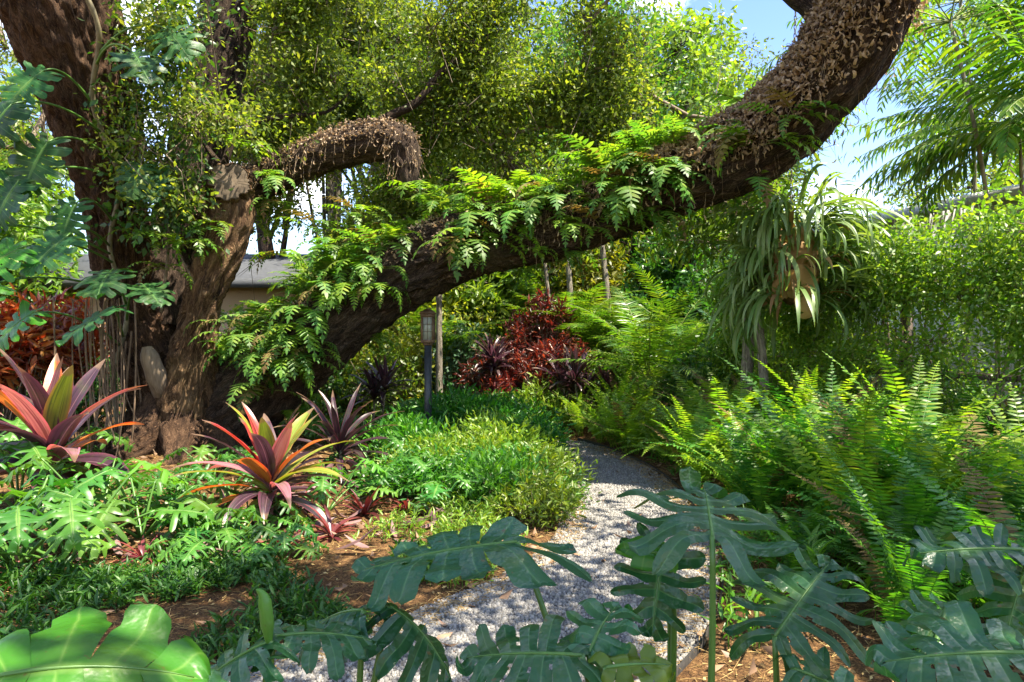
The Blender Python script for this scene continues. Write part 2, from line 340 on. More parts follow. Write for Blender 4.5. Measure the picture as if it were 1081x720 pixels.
MAT['dead_leaf_purple'] = leaf_mat('dead_leaf_purple', [(.07, .035, .035), (.15, .08, .08), (.24, .15, .14)], .1, (1.5, 1.2, .8), .5, .4)
MAT['straw'] = leaf_mat('straw', [(.13, .075, .032), (.32, .20, .075), (.55, .38, .16)], 0, None, .85, .2)
MAT['hair_root'] = plain_mat('hair_root', (.10, .065, .04), (.22, .15, .10), 8, .9, .2, .2)
MAT['stag_leaf'] = leaf_mat('stag_leaf', [(.09, .18, .04), (.17, .26, .075), (.28, .34, .14)], .38, (1.6, 1.6, .5), .42, .45)
MAT['stag_shield'] = leaf_mat('stag_shield', [(.17, .09, .035), (.33, .20, .08), (.46, .33, .15)], .2, (1.5, 1.1, .5), .7, .3, bump=.4)
MAT['oak_bark'] = bark_mat('oak_bark', (.012, .008, .006), (.050, .031, .021), (.155, .105, .074), 15.0, 1.0)
MAT['oak_bark_red'] = bark_mat('oak_bark_red', (.016, .009, .006), (.085, .045, .026), (.20, .115, .066), 15.0, 1.0, (.15, .10, .055), .3)
MAT['oak_bark_tan'] = bark_mat('oak_bark_tan', (.018, .010, .006), (.115, .062, .032), (.28, .17, .09), 12.0, 1.0, (.22, .15, .07), .4)
MAT['pale_bark'] = bark_mat('pale_bark', (.06, .05, .04), (.16, .135, .105), (.32, .28, .225), 12, .5)
MAT['twig'] = plain_mat('twig', (.09, .065, .045), (.23, .18, .13), 10, .85, .2, .2)
MAT['cut_wood'] = plain_mat('cut_wood', (.045, .034, .024), (.17, .13, .09), 9, .9, .2, .5, (1, 1, 1))
MAT['pale_wood'] = plain_mat('pale_wood', (.12, .085, .055), (.25, .19, .135), 16, .8, .25, .4, (4, 1, .3))
# ------------------------------------------------------------------ bark covered stems
def bark_tube(name, ctrl, mat, parent, seed=0, sides=64, step=.045, ridge=.035, lump=.10, capmat=None, cap_name='cut_face', freq=1.0):
    """ctrl: (point, radius) pairs. Returns (object, centres, X, Y, radii) so that things can be set on the surface."""
    c4 = [(*p, r) for p, r in ctrl]
    s = spline(c4, 24)
    d = np.r_[0, np.cumsum(np.linalg.norm(np.diff(s[:, :3], axis=0), axis=1))]
    k = max(6, int(d[-1] / step))
    u = np.linspace(0, d[-1], k)
    C = np.stack([np.interp(u, d, s[:, i]) for i in range(4)], 1)
    Tn, X, Y = frames(C[:, :3])
    th = np.arange(sides) * 2 * PI / sides
    V = np.zeros((k, sides, 3)); A = np.zeros((k, sides, 3)); R = np.zeros((k, sides))
    for i in range(k):
        r0 = C[i, 3]
        for j in range(sides):
            cx, cy = math.cos(th[j]), math.sin(th[j])
            a = (cx * max(r0, .12), cy * max(r0, .12), u[i])
            lo = noise.noise(Vector((a[0] * 1.6 + seed, a[1] * 1.6, a[2] * .9)))
            hi = noise.noise(Vector((a[0] * 15 * freq + seed, a[1] * 15 * freq, a[2] * 3.2 * freq)))
            h2 = noise.noise(Vector((a[0] * 26 * freq, a[1] * 24 * freq + seed, a[2] * 7 * freq)))
            R[i, j] = r0 * (1 + lump * lo * 2) + ridge * (.6 - 2.0 * abs(hi)) * .9 + ridge * .5 * h2
            A[i, j] = (a[0] + seed, a[1], a[2])
    V = C[:, None, :3] + (X[:, None] * np.cos(th)[None, :, None] + Y[:, None] * np.sin(th)[None, :, None]) * R[:, :, None]
    Q = [[i * sides + j, i * sides + (j + 1) % sides, (i + 1) * sides + (j + 1) % sides, (i + 1) * sides + j] for i in range(k - 1) for j in range(sides)]
    me = qmesh(name, V.reshape(-1, 3), Q)
    at = me.attributes.new('bark', 'FLOAT_VECTOR', 'POINT'); at.data.foreach_set('vector', np.ascontiguousarray(A.reshape(-1, 3), np.float32).ravel())
    o = link(name, me, mat, parent, True)
    if capmat is not None:
        ring = V[-1]; c = ring.mean(0) + Tn[-1] * .004
        bm = bmesh.new(); prev = None
        for q in (1.0, .93, .7, .4):
            row = [bm.verts.new(c + (p - c) * q * (1 if q < 1 else 1.0) + Tn[-1] * (0.012 * (1 - q) - (.02 if q == 1 else 0) + .006 * noise.noise(Vector(p * 9)))) for p in ring]
            if prev:
                for j in range(sides): bm.faces.new((prev[j], prev[(j + 1) % sides], row[(j + 1) % sides], row[j]))
            prev = row
        bm.faces.new(prev); m2 = bpy.data.meshes.new(cap_name); bm.to_mesh(m2); bm.free()
        link(cap_name, m2, capmat, o)
    return o, C[:, :3], X, Y, R, Tn
def on_surface(sf, n, r, lo=0.0, hi=1.0, want=None):
    """n random points + normals on a bark tube; want(normal, t) gives the chance"""
    _, C, X, Y, R, Tn = sf; k, sd = R.shape
    ps, ns, ts = [], [], []
    while len(ps) < n:
        t = r.uniform(lo, hi); i = int(t * (k - 1)); j = r.integers(sd); th = 2 * PI * j / sd
        nn = X[i] * math.cos(th) + Y[i] * math.sin(th)
        if want is not None and r.random() > want(nn, t): continue
        ps.append(C[i] + nn * R[i, j]); ns.append(nn); ts.append(t)
    return np.array(ps), np.array(ns), np.array(ts)

# ------------------------------------------------------------------ leaf clumps and crowns
def clump_leaves(qb, cen, rad, n, L, Wd, r, kind='oval', flat=.7, up=.5, drop=.15, m=0, droop=1.0):
    """n leaves round each centre, pointing outwards"""
    cen = np.asarray(cen, float); N = len(cen)
    rad = np.broadcast_to(np.asarray(rad, float), (N,))
    c = np.repeat(cen, n, 0); rr = np.repeat(rad, n)
    off = r.normal(0, .5, (N * n, 3)); off[:, 2] *= flat
    pos = c + off * rr[:, None]
    d = nrm(nrm(off) * .7 + r.normal(0, .6, (N * n, 3)) + [0, 0, -drop])
    ups = nrm(r.normal(0, .6, (N * n, 3)) + [0, 0, up])
    Ls = L * r.uniform(.6, 1.3, N * n)
    return leaves(qb, pos, d, ups, Ls, Ls * Wd, kind, droop, m)
def twig_web(qb, nodes, cen, r, r0=.012, r1=.003, sag=.25):
    """bent twigs from the nearest node to each clump centre"""
    nodes = np.asarray(nodes, float); cen = np.asarray(cen, float)
    idx = np.array([np.argmin(((nodes - c) ** 2).sum(1)) for c in cen])
    a = nodes[idx]; d = cen - a; ln = np.linalg.norm(d, axis=1, keepdims=True)
    m1 = a + d * .4 + r.normal(0, .12, a.shape) * ln + [0, 0, sag * .2]; m2 = a + d * .72 + r.normal(0, .10, a.shape) * ln
    sticks(qb, a, m1, r0, r0 * .75); sticks(qb, m1, m2, r0 * .75, r0 * .5); sticks(qb, m2, cen, r0 * .5, r1)
    return qb

def crown_tree(name, label, loc, h, rad, trunk_r, leafm, barkm, seed, nclump=260, nleaf=34, L=.11, Wd=.42, low=.35, kind='oval', group=None, cat='tree', squash=1.0, crad=.42, flat=.75):
    r = np.random.default_rng(seed)
    t = thing(name, label, cat, loc, 0, group)
    lean = r.uniform(-.12, .12, 2) * h
    top = Vector((lean[0], lean[1], h * .8))
    bark_tube('trunk', [(Vector((0, 0, -.2)), trunk_r * 1.5), (Vector((lean[0] * .1, lean[1] * .1, .5)), trunk_r), (top * .5 + Vector((r.uniform(-.1, .1), 0, 0)), trunk_r * .75), (top, trunk_r * .25)], barkm, t, seed, 20, .12, trunk_r * .09, .06)
    cz = h * (low + (1 - low) * .5); hz = h * (1 - low) * .5 * squash
    pts = []
    while len(pts) < nclump:
        p = r.normal(0, 1, 3); p = p / np.linalg.norm(p) * r.random() ** .42
        q = np.array([p[0] * rad, p[1] * rad, cz + p[2] * hz])
        if noise.noise(Vector(q * (1.3 / max(rad, .6)) + Vector((seed * 3.3, 0, 0)))) > -.16 or r.random() < .1: pts.append(q)
    pts = np.array(pts)
    nodes = [[0, 0, 0]]; lb = QB()
    nodes = []
    for i in range(max(5, nclump // 22)):
        f = r.uniform(.25, .98); b = np.array(top) * f; e = pts[r.integers(len(pts))] * .75 + b * .25
        sticks(lb, [b], [(b + e) / 2 + r.normal(0, .05, 3)], trunk_r * .32, trunk_r * .2, n=5); sticks(lb, [(b + e) / 2], [e], trunk_r * .2, trunk_r * .08, n=5); nodes.append(e); nodes.append((b + e) / 2)
    twig_web(lb, nodes, pts, r, trunk_r * .09 + .003, .003)
    lb.build('limbs', barkm, t)
    q = QB(); clump_leaves(q, pts, crad * rad * .55, nleaf, L, Wd, r, kind, flat)
    q.build('crown', leafm, t)
    return t
def shrub(name, label, loc, h, rad, leafm, seed, nclump=60, nleaf=26, L=.09, Wd=.38, cat='shrub', group=None, kind='oval', up=.5, stem=.012, drop=-.25, low=.15, crad=.34):
    r = np.random.default_rng(seed)
    t = thing(name, label, cat, loc, 0, group)
    pts = []
    while len(pts) < nclump:
        p = r.normal(0, 1, 3); p = p / np.linalg.norm(p) * r.random() ** .4
        q = np.array([p[0] * rad, p[1] * rad, h * (low + (1 - low) * .5) + p[2] * h * (1 - low) * .5])
        pts.append(q)
    pts = np.array(pts); s = QB()
    base = np.zeros((len(pts), 3)); base[:, :2] = pts[:, :2] * .15 + r.normal(0, .03, (len(pts), 2))
    mid = base * .4 + pts * .6 + r.normal(0, .05, pts.shape) * rad; mid[:, :2] *= .85; base[:, 2] -= .03
    sticks(s, base, mid, stem, stem * .7); sticks(s, mid, pts, stem * .7, stem * .35)
    s.build('stems', MAT['twig'], t)
    q = QB(); clump_leaves(q, pts, crad * rad, nleaf, L, Wd, r, kind, .8, up, drop)
    q.build('foliage', leafm, t)
    return t

# ------------------------------------------------------------------ fronds
def arc(L, az, elev, curl, n, twist=0.0, start=(0, 0, 0), side=0.0):
    """points along a frond stalk that leaves at elev and bends down by curl radians"""
    p = np.array(start, float); out = [p.copy()]
    for i in range(n):
        f = (i + .5) / n; e = elev - curl * f ** 1.4; a = az + side * f
        p = p + (L / n) * np.array([math.cos(a) * math.cos(e), math.sin(a) * math.cos(e), math.sin(e)]); out.append(p.copy())
    return np.array(out)
def frond(qb, sq, pts, npair, pl, pw, fwd, r, shape, start=.12, kind='blade', hang=.15, m=0, srad=.004, vee=.15, jit=.12):
    """pinnae in pairs along a stalk"""
    Cn = np.asarray(pts); k = len(Cn); t = np.linspace(start, .995, npair)
    u = t * (k - 1); i = np.clip(u.astype(int), 0, k - 2); fr = (u - i)[:, None]
    pos = Cn[i] * (1 - fr) + Cn[i + 1] * fr; tan = nrm(Cn[i + 1] - Cn[i])
    side = np.cross(tan, [0, 0, 1.0]); bad = np.linalg.norm(side, axis=1) < .05
    h = nrm(Cn[-1] - Cn[0]); s0 = np.cross(np.array([h[0], h[1], 0]), [0, 0, 1.]); side[bad] = s0; side = nrm(side)
    # keep one handedness
    for q in range(1, len(side)):
        if np.dot(side[q], side[q - 1]) < 0: side[q] *= -1
    nor = nrm(np.cross(side, tan))
    ln = pl * shape((t - start) / (1 - start))
    for sg in (-1, 1):
        d = side * sg + tan * (fwd + .5 * t[:, None] ** 3) + nor * vee + r.normal(0, jit, pos.shape) + np.array([0, 0, -hang])
        leaves(qb, pos, d, nor + r.normal(0, .15, pos.shape), ln * r.uniform(.88, 1.1, len(ln)), pw * (.55 + .45 * ln / pl), kind, 1.0, m)
    if sq is not None:
        sticks(sq, Cn[:-1], Cn[1:], np.linspace(srad, srad * .35, k)[:-1], np.linspace(srad, srad * .35, k)[1:], n=4)
def join2(q, s):
    """blades and stalk as one frond with two materials"""
    for v, f, u in zip(s.v, s.q, s.u): q.v.append(v); q.q.append(f + q.n); q.u.append(u); q.m.append(np.ones(len(f), int))
    q.n += s.n
    return q.mesh('frond')
fern_shape = lambda t: np.minimum(1, .45 + 2.2 * t) * (1 - t ** 2.4) + .06
def fern_mesh(seed, nf=18, L=1.1, npair=34, pl=.10, pw=.021, elev=(.7, 1.45), curl=(.7, 1.7), hang=.1):
    r = np.random.default_rng(seed); out = []
    for i in range(nf):
        q, s = QB(), QB()
        az = 2 * PI * i / nf + r.uniform(-.3, .3); l = L * r.uniform(.65, 1.1)
        pts = arc(l, az, r.uniform(*elev), r.uniform(*curl), 16, start=(r.normal(0, .04), r.normal(0, .04), 0), side=r.uniform(-.4, .4))
        frond(q, s, pts, npair, pl * r.uniform(.8, 1.1), pw, .12, r, fern_shape, r.uniform(.10, .24), 'blade', hang); out.append(join2(q, s))
    return out
def fern_proto(meshes, leafm, name, label, cat, group):
    t = thing(name, label, cat, (0, 0, 0), 0, group)
    for i, m in enumerate(meshes): link('frond', m, [MAT['old_frond'] if i % 19 == 5 else leafm, MAT['rachis']] if not m.materials else None, t)
    return t
def polypody_mesh(seed, nf=6, L=.42, npair=8, down=.6, elev=(.0, .9), spread=1.5):
    """lobed blue-green fern that grows on bark; hangs out and down"""
    r = np.random.default_rng(seed); out = []
    for i in range(nf):
        q, s = QB(), QB(); az = r.uniform(-spread, spread); l = L * r.uniform(.6, 1.15)
        pts = arc(l, az, r.uniform(*elev), r.uniform(1.0, 1.9) * down + .5, 10, start=(r.normal(0, .03), r.normal(0, .05), 0))
        frond(q, s, pts, npair, l * .33, l * .072, .28, r, lambda t: np.minimum(1, .55 + 2 * t) * (1 - .72 * t), .22, 'blade', .12, 0, .004, .12, .08)
        Cn = pts[2:]; tan = nrm(np.gradient(Cn, axis=0)); sd = nrm(np.cross(tan, [0, 0, 1.0001]))
        w = (l * .035) * np.linspace(1, .3, len(Cn))[:, None]; V = np.stack([Cn - sd * w, Cn + sd * w], 1).reshape(-1, 3)
        q.add(V, [[2 * k, 2 * k + 1, 2 * k + 3, 2 * k + 2] for k in range(len(Cn) - 1)])
        pe = Cn[-1]; leaves(q, [pe], [tan[-1]], [[0, 0, 1.]], l * .16, l * .06, 'blade'); out.append(join2(q, s))
    return out
def palm(name, label, loc, trunk_h, trunk_r, nf, L, npair, ll, lw, leafm, seed, elev=(.4, 1.3), curl=(.8, 1.6), group=None, kind='blade', hang=.25, stems=1, cat='palm', az_range=None, barkm=None, spread=.25, fwd=.45, split=True):
    r = np.random.default_rng(seed); t = thing(name, label, cat, loc, 0, group)
    for si in range(stems):
        b = np.array([r.normal(0, spread), r.normal(0, spread), -.15]) if stems > 1 else np.array([0, 0, -.15])
        hh = trunk_h * (r.uniform(.7, 1.1) if stems > 1 else 1)
        top = b + [r.normal(0, .12) * hh, r.normal(0, .12) * hh, hh + .15]
        if trunk_h > .1:
            q = QB(); k = 14; f = np.linspace(0, 1, k)[:, None]
            C = b * (1 - f) + top * f; C[:, 0] += np.sin(f[:, 0] * 3) * .05 * hh
            tube(q, C, trunk_r * np.linspace(1.15, .85, k) * (1 + .06 * (np.arange(k) % 2)), 10); q.build('trunk', barkm or MAT['cane'], t, True); top = C[-1]
        allq, alls = QB(), QB()
        for i in range(nf):
            q, s = (QB(), QB()) if split else (allq, alls)
            az = (2 * PI * i / nf + r.uniform(-.35, .35)) if az_range is None else r.uniform(*az_range)
            pts = arc(L * r.uniform(.75, 1.12), az, r.uniform(*elev), r.uniform(*curl), 14, start=top, side=r.uniform(-.3, .3))
            frond(q, s, pts, npair, ll, lw, fwd, r, lambda u: np.minimum(1, .6 + 1.4 * u) * (1 - u ** 3 * .7), .2, kind, hang, 0, .010, .25, .10)
            if split:
                fo = q.build('frond', leafm, t); s.build('rachis', MAT['rachis'], fo)
        if not split:
            allq.build('fronds', leafm, t); alls.build('stalks', MAT['rachis'], t)
    return t

# ------------------------------------------------------------------ big leaves
def blade_frame(base, d, up):
    y = Vector(d).normalized(); x = y.cross(Vector(up)).normalized(); z = x.cross(y)
    M = Matrix((x, y, z)).transposed().to_4x4(); M.translation = Vector(base); return M
LOBE = []
def split_leaf(L, Wd, nl=6, s0=.42, gap=.30, droop=.5, fold=.10, wave=.02, r=None, ns=12, nt=6, back=.24, holes=True, wav2=0.0, vee=0.0):
    """heart shaped leaf cut into lobes; base at the origin, tip along +Y. Returns verts, quads, uv."""
    r = r or np.random.default_rng(1)
    V, Q, UV = [], [], []; LOBE.clear()
    def surf(s, q, sd):
        ang = PI * (1 - q) * .93 + .0            # from behind the stalk round to the tip
        ex = math.sin(ang) ** .85 * Wd * .5 * (1 + .12 * math.sin(PI * q)); ey = L * .40 - math.cos(PI * q) * L * .60
        if q < .28: ey = -back * L + (ey + back * L) * (q / .28) ** 1.1 if ey > -back * L else ey
        ry = L * .93 * q ** 1.25
        root = np.array([0, ry]); end = np.array([ex, ey])
        ctl = np.array([ex * .55, ry + (ey - ry) * .25 + .06 * L * (1 if q > .3 else -.5)])
        p = root * (1 - s) ** 2 + 2 * ctl * s * (1 - s) + end * s * s
        return p[0] * sd, p[1], ry
    for sd in (-1, 1):
        qs = np.linspace(0, 1, nl + 1) ** .92
        qs[1:-1] += r.normal(0, .012, nl - 1)
        for i in range(nl):
            qa, qb = qs[i], qs[i + 1]; qc = (qa + qb) / 2 + .1 * (qb - qa); g0 = gap * r.uniform(.7, 1.25); ss = s0 * r.uniform(.75, 1.3)
            if i == nl - 1: g0 *= .6
            base = len(V); lift = r.normal(-.02, .05) * L; tws = r.normal(0, .16)
            for a in range(ns + 1):
                s = a / ns
                if s <= ss: g = 1.0
                else:
                    f = (s - ss) / (1 - ss); g = 1 - g0 * min(1, f * 3.5) - .0 * f
                    g *= math.sqrt(max(.0, 1 - max(0, (f - .55) / .46) ** 2.2)) * .97 + .03
                for b in range(nt + 1):
                    q = qa + (qb - qa) * b / nt; q = qc + (q - qc) * g
                    if b == 0 and s <= ss: q = qa
                    if b == nt and s <= ss: q = qb
                    x, y, ry = surf(s * (.94 + .06 * math.sin(i * 2.1 + 1)), min(max(q, 0), 1), sd)
                    rad = math.hypot(x, 0)
                    z = fold * abs(x) - droop * (max(y, 0) / L) ** 2 * L * .5 - .25 * droop * (abs(x) / Wd * 2) ** 2 * Wd * .5 + wave * math.sin(s * 5 + i * 1.7 + sd) * s
                    z += vee * abs(x) + wav2 * math.sin((b / nt - .5) * PI * 1.0 + PI / 2) * s * .05 - .012 * L * abs(2 * b / nt - 1) * (s > .05)
                    if y < 0: z -= .35 * abs(y)
                    f2 = max(0, (s - ss * .6) / (1 - ss * .6)); z += lift * f2 ** 1.5 + tws * f2 * (2 * b / nt - 1) * .08 * L + .010 * L * math.sin(9 * s + 3 * i) * f2
                    LOBE.append(abs(2 * b / nt - 1))
                    V.append((x, y, z)); UV.append((.5 + sd * .5 * s, ry / L))
            for a in range(ns):
                for b in range(nt):
                    f = [base + a * (nt + 1) + b, base + a * (nt + 1) + b + 1, base + (a + 1) * (nt + 1) + b + 1, base + (a + 1) * (nt + 1) + b]
                    if holes and b == 0 and i > 0 and r.random() < .55 and abs(a / ns - .16) < .05: continue
                    Q.append(f if sd < 0 else f[::-1])
    return np.array(V), Q, UV
def leaf_object(name, V, Q, UV, M, mat, parent, merge=.0015):
    bm = bmesh.new(); vs = [bm.verts.new(v) for v in V]; ul = bm.loops.layers.uv.new('UVMap'); lb = bm.loops.layers.uv.new('Lobe') if len(LOBE) == len(V) else None
    for f in Q:
        try: fc = bm.faces.new([vs[i] for i in f])
        except ValueError: continue
        for lp, i in zip(fc.loops, f):
            lp[ul].uv = UV[i]
            if lb: lp[lb].uv = (LOBE[i], 0)
        fc.smooth = True
    bmesh.ops.remove_doubles(bm, verts=bm.verts, dist=merge)
    bmesh.ops.transform(bm, matrix=M, verts=bm.verts)
    me = bpy.data.meshes.new(name); bm.to_mesh(me); bm.free()
    return link(name, me, mat, parent)
def bez(a, b, c, n=10):
    a, b, c = np.array(a, float), np.array(b, float), np.array(c, float); t = np.linspace(0, 1, n)[:, None]
    return a * (1 - t) ** 2 + 2 * b * t * (1 - t) + c * t * t
def add_big_leaf(parent, base, d, up, L, Wd, mat, r, foot, bend=(0, 0, .15), pr=.009, rib=True, leaf_label=None, petm=None, **k):
    """a big leaf on its stalk: leaf (> midrib) and petiole are children of the plant (an Empty at the world origin offset)"""
    o = Vector(parent.location); b = Vector(base) - o; f = Vector(foot) - o
    V, Q, UV = split_leaf(L, Wd, r=r, **k)
    M = blade_frame(b, d, up)
    lf = leaf_object('leaf', V, Q, UV, M, mat, parent)
    if leaf_label: lf['label'] = leaf_label
    if rib:      # midrib as a raised vein under and over the blade
        n = 10; mid = []
        for i in range(n + 1):
            y = L * .92 * i / n; mid.append(M @ Vector((0, y, -k.get('droop', .5) * (y / L) ** 2 * L * .5 + .0006)))
        q = QB(); tube(q, [tuple(v) for v in mid], np.linspace(pr * .55, pr * .12, n + 1), 6); q.build('midrib', petm or MAT['petiole'], lf, True)
    q = QB(); mid = (b + f) / 2 + Vector(bend)
    pts = bez(f, mid, b, 14); rr = np.linspace(pr * 1.5, pr * .85, 14); tube(q, pts, rr, 8); q.build('petiole', petm or MAT['petiole'], parent, True)
    return lf
def strap_leaf(L, Wd, elev, curl, az, r, start=(0, 0, 0), nseg=12, nx=4, vee=.28, prof=None, twist=0.0, side=0.0, wav=.0):
    """a ti / bromeliad leaf: narrow base, widest past the middle, long point, channelled"""
    LOBE.clear(); C = arc(L, az, elev, curl, nseg, start=start, side=side); tan = nrm(np.gradient(C, axis=0))
    hor = np.cross(tan, [0, 0, 1.]); h0 = np.array([math.sin(az), -math.cos(az), 0])
    for i in range(len(hor)):
        if np.linalg.norm(hor[i]) < .12: hor[i] = h0
        elif np.dot(hor[i], h0) < 0 and i > 0 and np.dot(hor[i], hor[i - 1]) < 0: hor[i] *= -1
    hor = nrm(hor); nor = nrm(np.cross(hor, tan)); V, UV, Q = [], [], []
    for i in range(nseg + 1):
        t = i / nseg; w = Wd * (prof(t) if prof else (max(.16, math.sin(PI * min(1, (t * .93 + .05)) ** .85) ** .9) if t < .97 else .05))
        if not prof and t < .16: w = Wd * .2 + (w - Wd * .2) * (t / .16)
        tw = twist * t; xx = hor[i] * math.cos(tw) + nor[i] * math.sin(tw); zz = nor[i] * math.cos(tw) - hor[i] * math.sin(tw)
        for j in range(nx + 1):
            u = j / nx * 2 - 1
            V.append(C[i] + xx * (u * w * .5) + zz * (vee * abs(u) * w * .5 + wav * math.sin(t * 14 + u * 2) * abs(u))); UV.append((j / nx, t))
    for i in range(nseg):
        for j in range(nx): Q.append([i * (nx + 1) + j, i * (nx + 1) + j + 1, (i + 1) * (nx + 1) + j + 1, (i + 1) * (nx + 1) + j])
    return np.array(V), Q, UV
def ti_plant(name, label, loc, h, n, L, Wd, palette, seed, group=None, cat='ti plant', split=True, elev=(.1, 1.4), curl=(.3, 1.3), canes=1, skirt=0.0):
    """palette: list of (material, weight); inner young leaves upright, outer ones arching"""
    r = np.random.default_rng(seed); t = thing(name, label, cat, loc, 0, group)
    names = [m for m, w in palette]; w = np.array([w for m, w in palette], float); w /= w.sum()
    heads = []
    for c in range(canes):
        b = np.array([r.normal(0, .08), r.normal(0, .08), -.05]) * (canes > 1); b[2] = -.05
        top = b + [r.normal(0, .12) * h, r.normal(0, .12) * h, h * (1 if canes == 1 else r.uniform(.55, 1.1))]
        q = QB(); tube(q, np.linspace(b, top, 6) + np.sin(np.linspace(0, PI, 6))[:, None] * [[.02, .01, 0]], np.linspace(.02, .014, 6), 8); q.build('cane', MAT['cane'], t, True); heads.append(top)
    q = {m: QB() for m in names}
    for hd in heads:
        for i in range(n):
            f = i / n; az = i * 2.4 + r.uniform(-.35, .35)
            e = elev[1] + (elev[0] - elev[1]) * f + r.uniform(-.15, .15); cu = curl[0] + (curl[1] - curl[0]) * f + r.uniform(-.15, .25)
            l = L * (.72 + .4 * math.sin(PI * min(1, f + .15))) * r.uniform(.85, 1.12)
            st = np.array(hd) - [0, 0, f * max(skirt, .10)]
            V, Q, UV = strap_leaf(l, Wd * r.uniform(.8, 1.15), e, cu, az, r, st, twist=r.uniform(-.5, .5), side=r.uniform(-.35, .35), vee=r.uniform(.15, .45), wav=.004)
            m = r.choice(names, p=w)
            if f > .80 and split: m = 'dead_leaf_purple' if r.random() < .55 else m
            if split: leaf_object('leaf', V, Q, UV, Matrix(), MAT[m], t, 1e-5)
            else: q[m].add(V, Q, UV)
    if not split:
        Q = QB()
        for k, m in enumerate(names):
            if q[m].n:
                for v, qq, u in zip(q[m].v, q[m].q, q[m].u): Q.v.append(v); Q.q.append(qq + Q.n); Q.u.append(u); Q.m.append(np.full(len(qq), k))
                Q.n += q[m].n
        Q.build('leaves', [MAT[m] for m in names], t, True)
    return t
# ================================================================== camera, light, sky
cam = bpy.data.cameras.new('camera'); co = bpy.data.objects.new('camera', cam); COL.objects.link(co)
co.location = (0, 0, CAMH); co.rotation_euler = (PI / 2, 0, 0); cam.sensor_width = 36; cam.lens = 36 * F / W; cam.clip_end = 500; cam.clip_start = .05
SC.camera = co
SUN = Vector((.50, -.24, 1.2)).normalized()       # towards the sun: high, behind and to the right of the camera
sl = bpy.data.lights.new('sun', 'SUN'); sl.energy = 5.0; sl.angle = math.radians(.5); sl.color = (1, .91, .74)
so = bpy.data.objects.new('sun', sl); COL.objects.link(so); so.rotation_euler = SUN.to_track_quat('Z', 'Y').to_euler(); so.location = SUN * 30
wd = bpy.data.worlds.new('World'); SC.world = wd; wd.use_nodes = True
nt = wd.node_tree; nt.nodes.clear()
sky = _nd(nt, 'TexSky', sky_type='NISHITA', sun_disc=False); sky.sun_elevation = math.asin(SUN.z); sky.sun_rotation = math.atan2(SUN.x, SUN.y); sky.air_density = 1.3; sky.dust_density = .3; sky.ozone_density = 2.2
tc = _nd(nt, 'TexCoord'); mp = _nd(nt, 'Mapping'); mp.inputs['Scale'].default_value = (1, 1, 2.2); mp.inputs['Location'].default_value = (.35, .1, .0)
cn = _nd(nt, 'TexNoise', i_Scale=3.2, i_Detail=7.0, i_Roughness=.55); cr = _nd(nt, 'ValToRGB'); ramp(cr, [(.52, (0, 0, 0)), (.70, (1, 1, 1))])
mx = _nd(nt, 'MixRGB'); mx.inputs['Color2'].default_value = (11, 11.3, 11.8, 1)
bg = _nd(nt, 'Background'); bg.inputs['Strength'].default_value = .11; wo = _nd(nt, 'OutputWorld')
L = nt.links.new
L(tc.outputs['Generated'], mp.inputs['Vector']); L(mp.outputs[0], cn.inputs['Vector']); L(cn.outputs['Fac'], cr.inputs['Fac']); L(cr.outputs[0], mx.inputs['Fac'])
hs = _nd(nt, 'HueSaturation'); hs.inputs['Saturation'].default_value = 1.2; hs.inputs['Hue'].default_value = .522; hs.inputs['Value'].default_value = .9; L(sky.outputs[0], hs.inputs['Color']); L(hs.outputs[0], mx.inputs['Color1']); L(mx.outputs[0], bg.inputs['Color']); L(bg.outputs[0], wo.inputs['Surface'])
SC.view_settings.view_transform = 'Standard'; SC.view_settings.look = 'None'; SC.view_settings.exposure = 2.0; SC.view_settings.gamma = 1
cy = SC.cycles; cy.use_denoising = True; cy.max_bounces = 7; cy.diffuse_bounces = 4; cy.glossy_bounces = 2; cy.transmission_bounces = 4; cy.transparent_max_bounces = 4; cy.caustics_reflective = False; cy.caustics_refractive = False; cy.sample_clamp_indirect = 4.0
try: cy.denoiser = 'OPENIMAGEDENOISE'
except Exception: pass

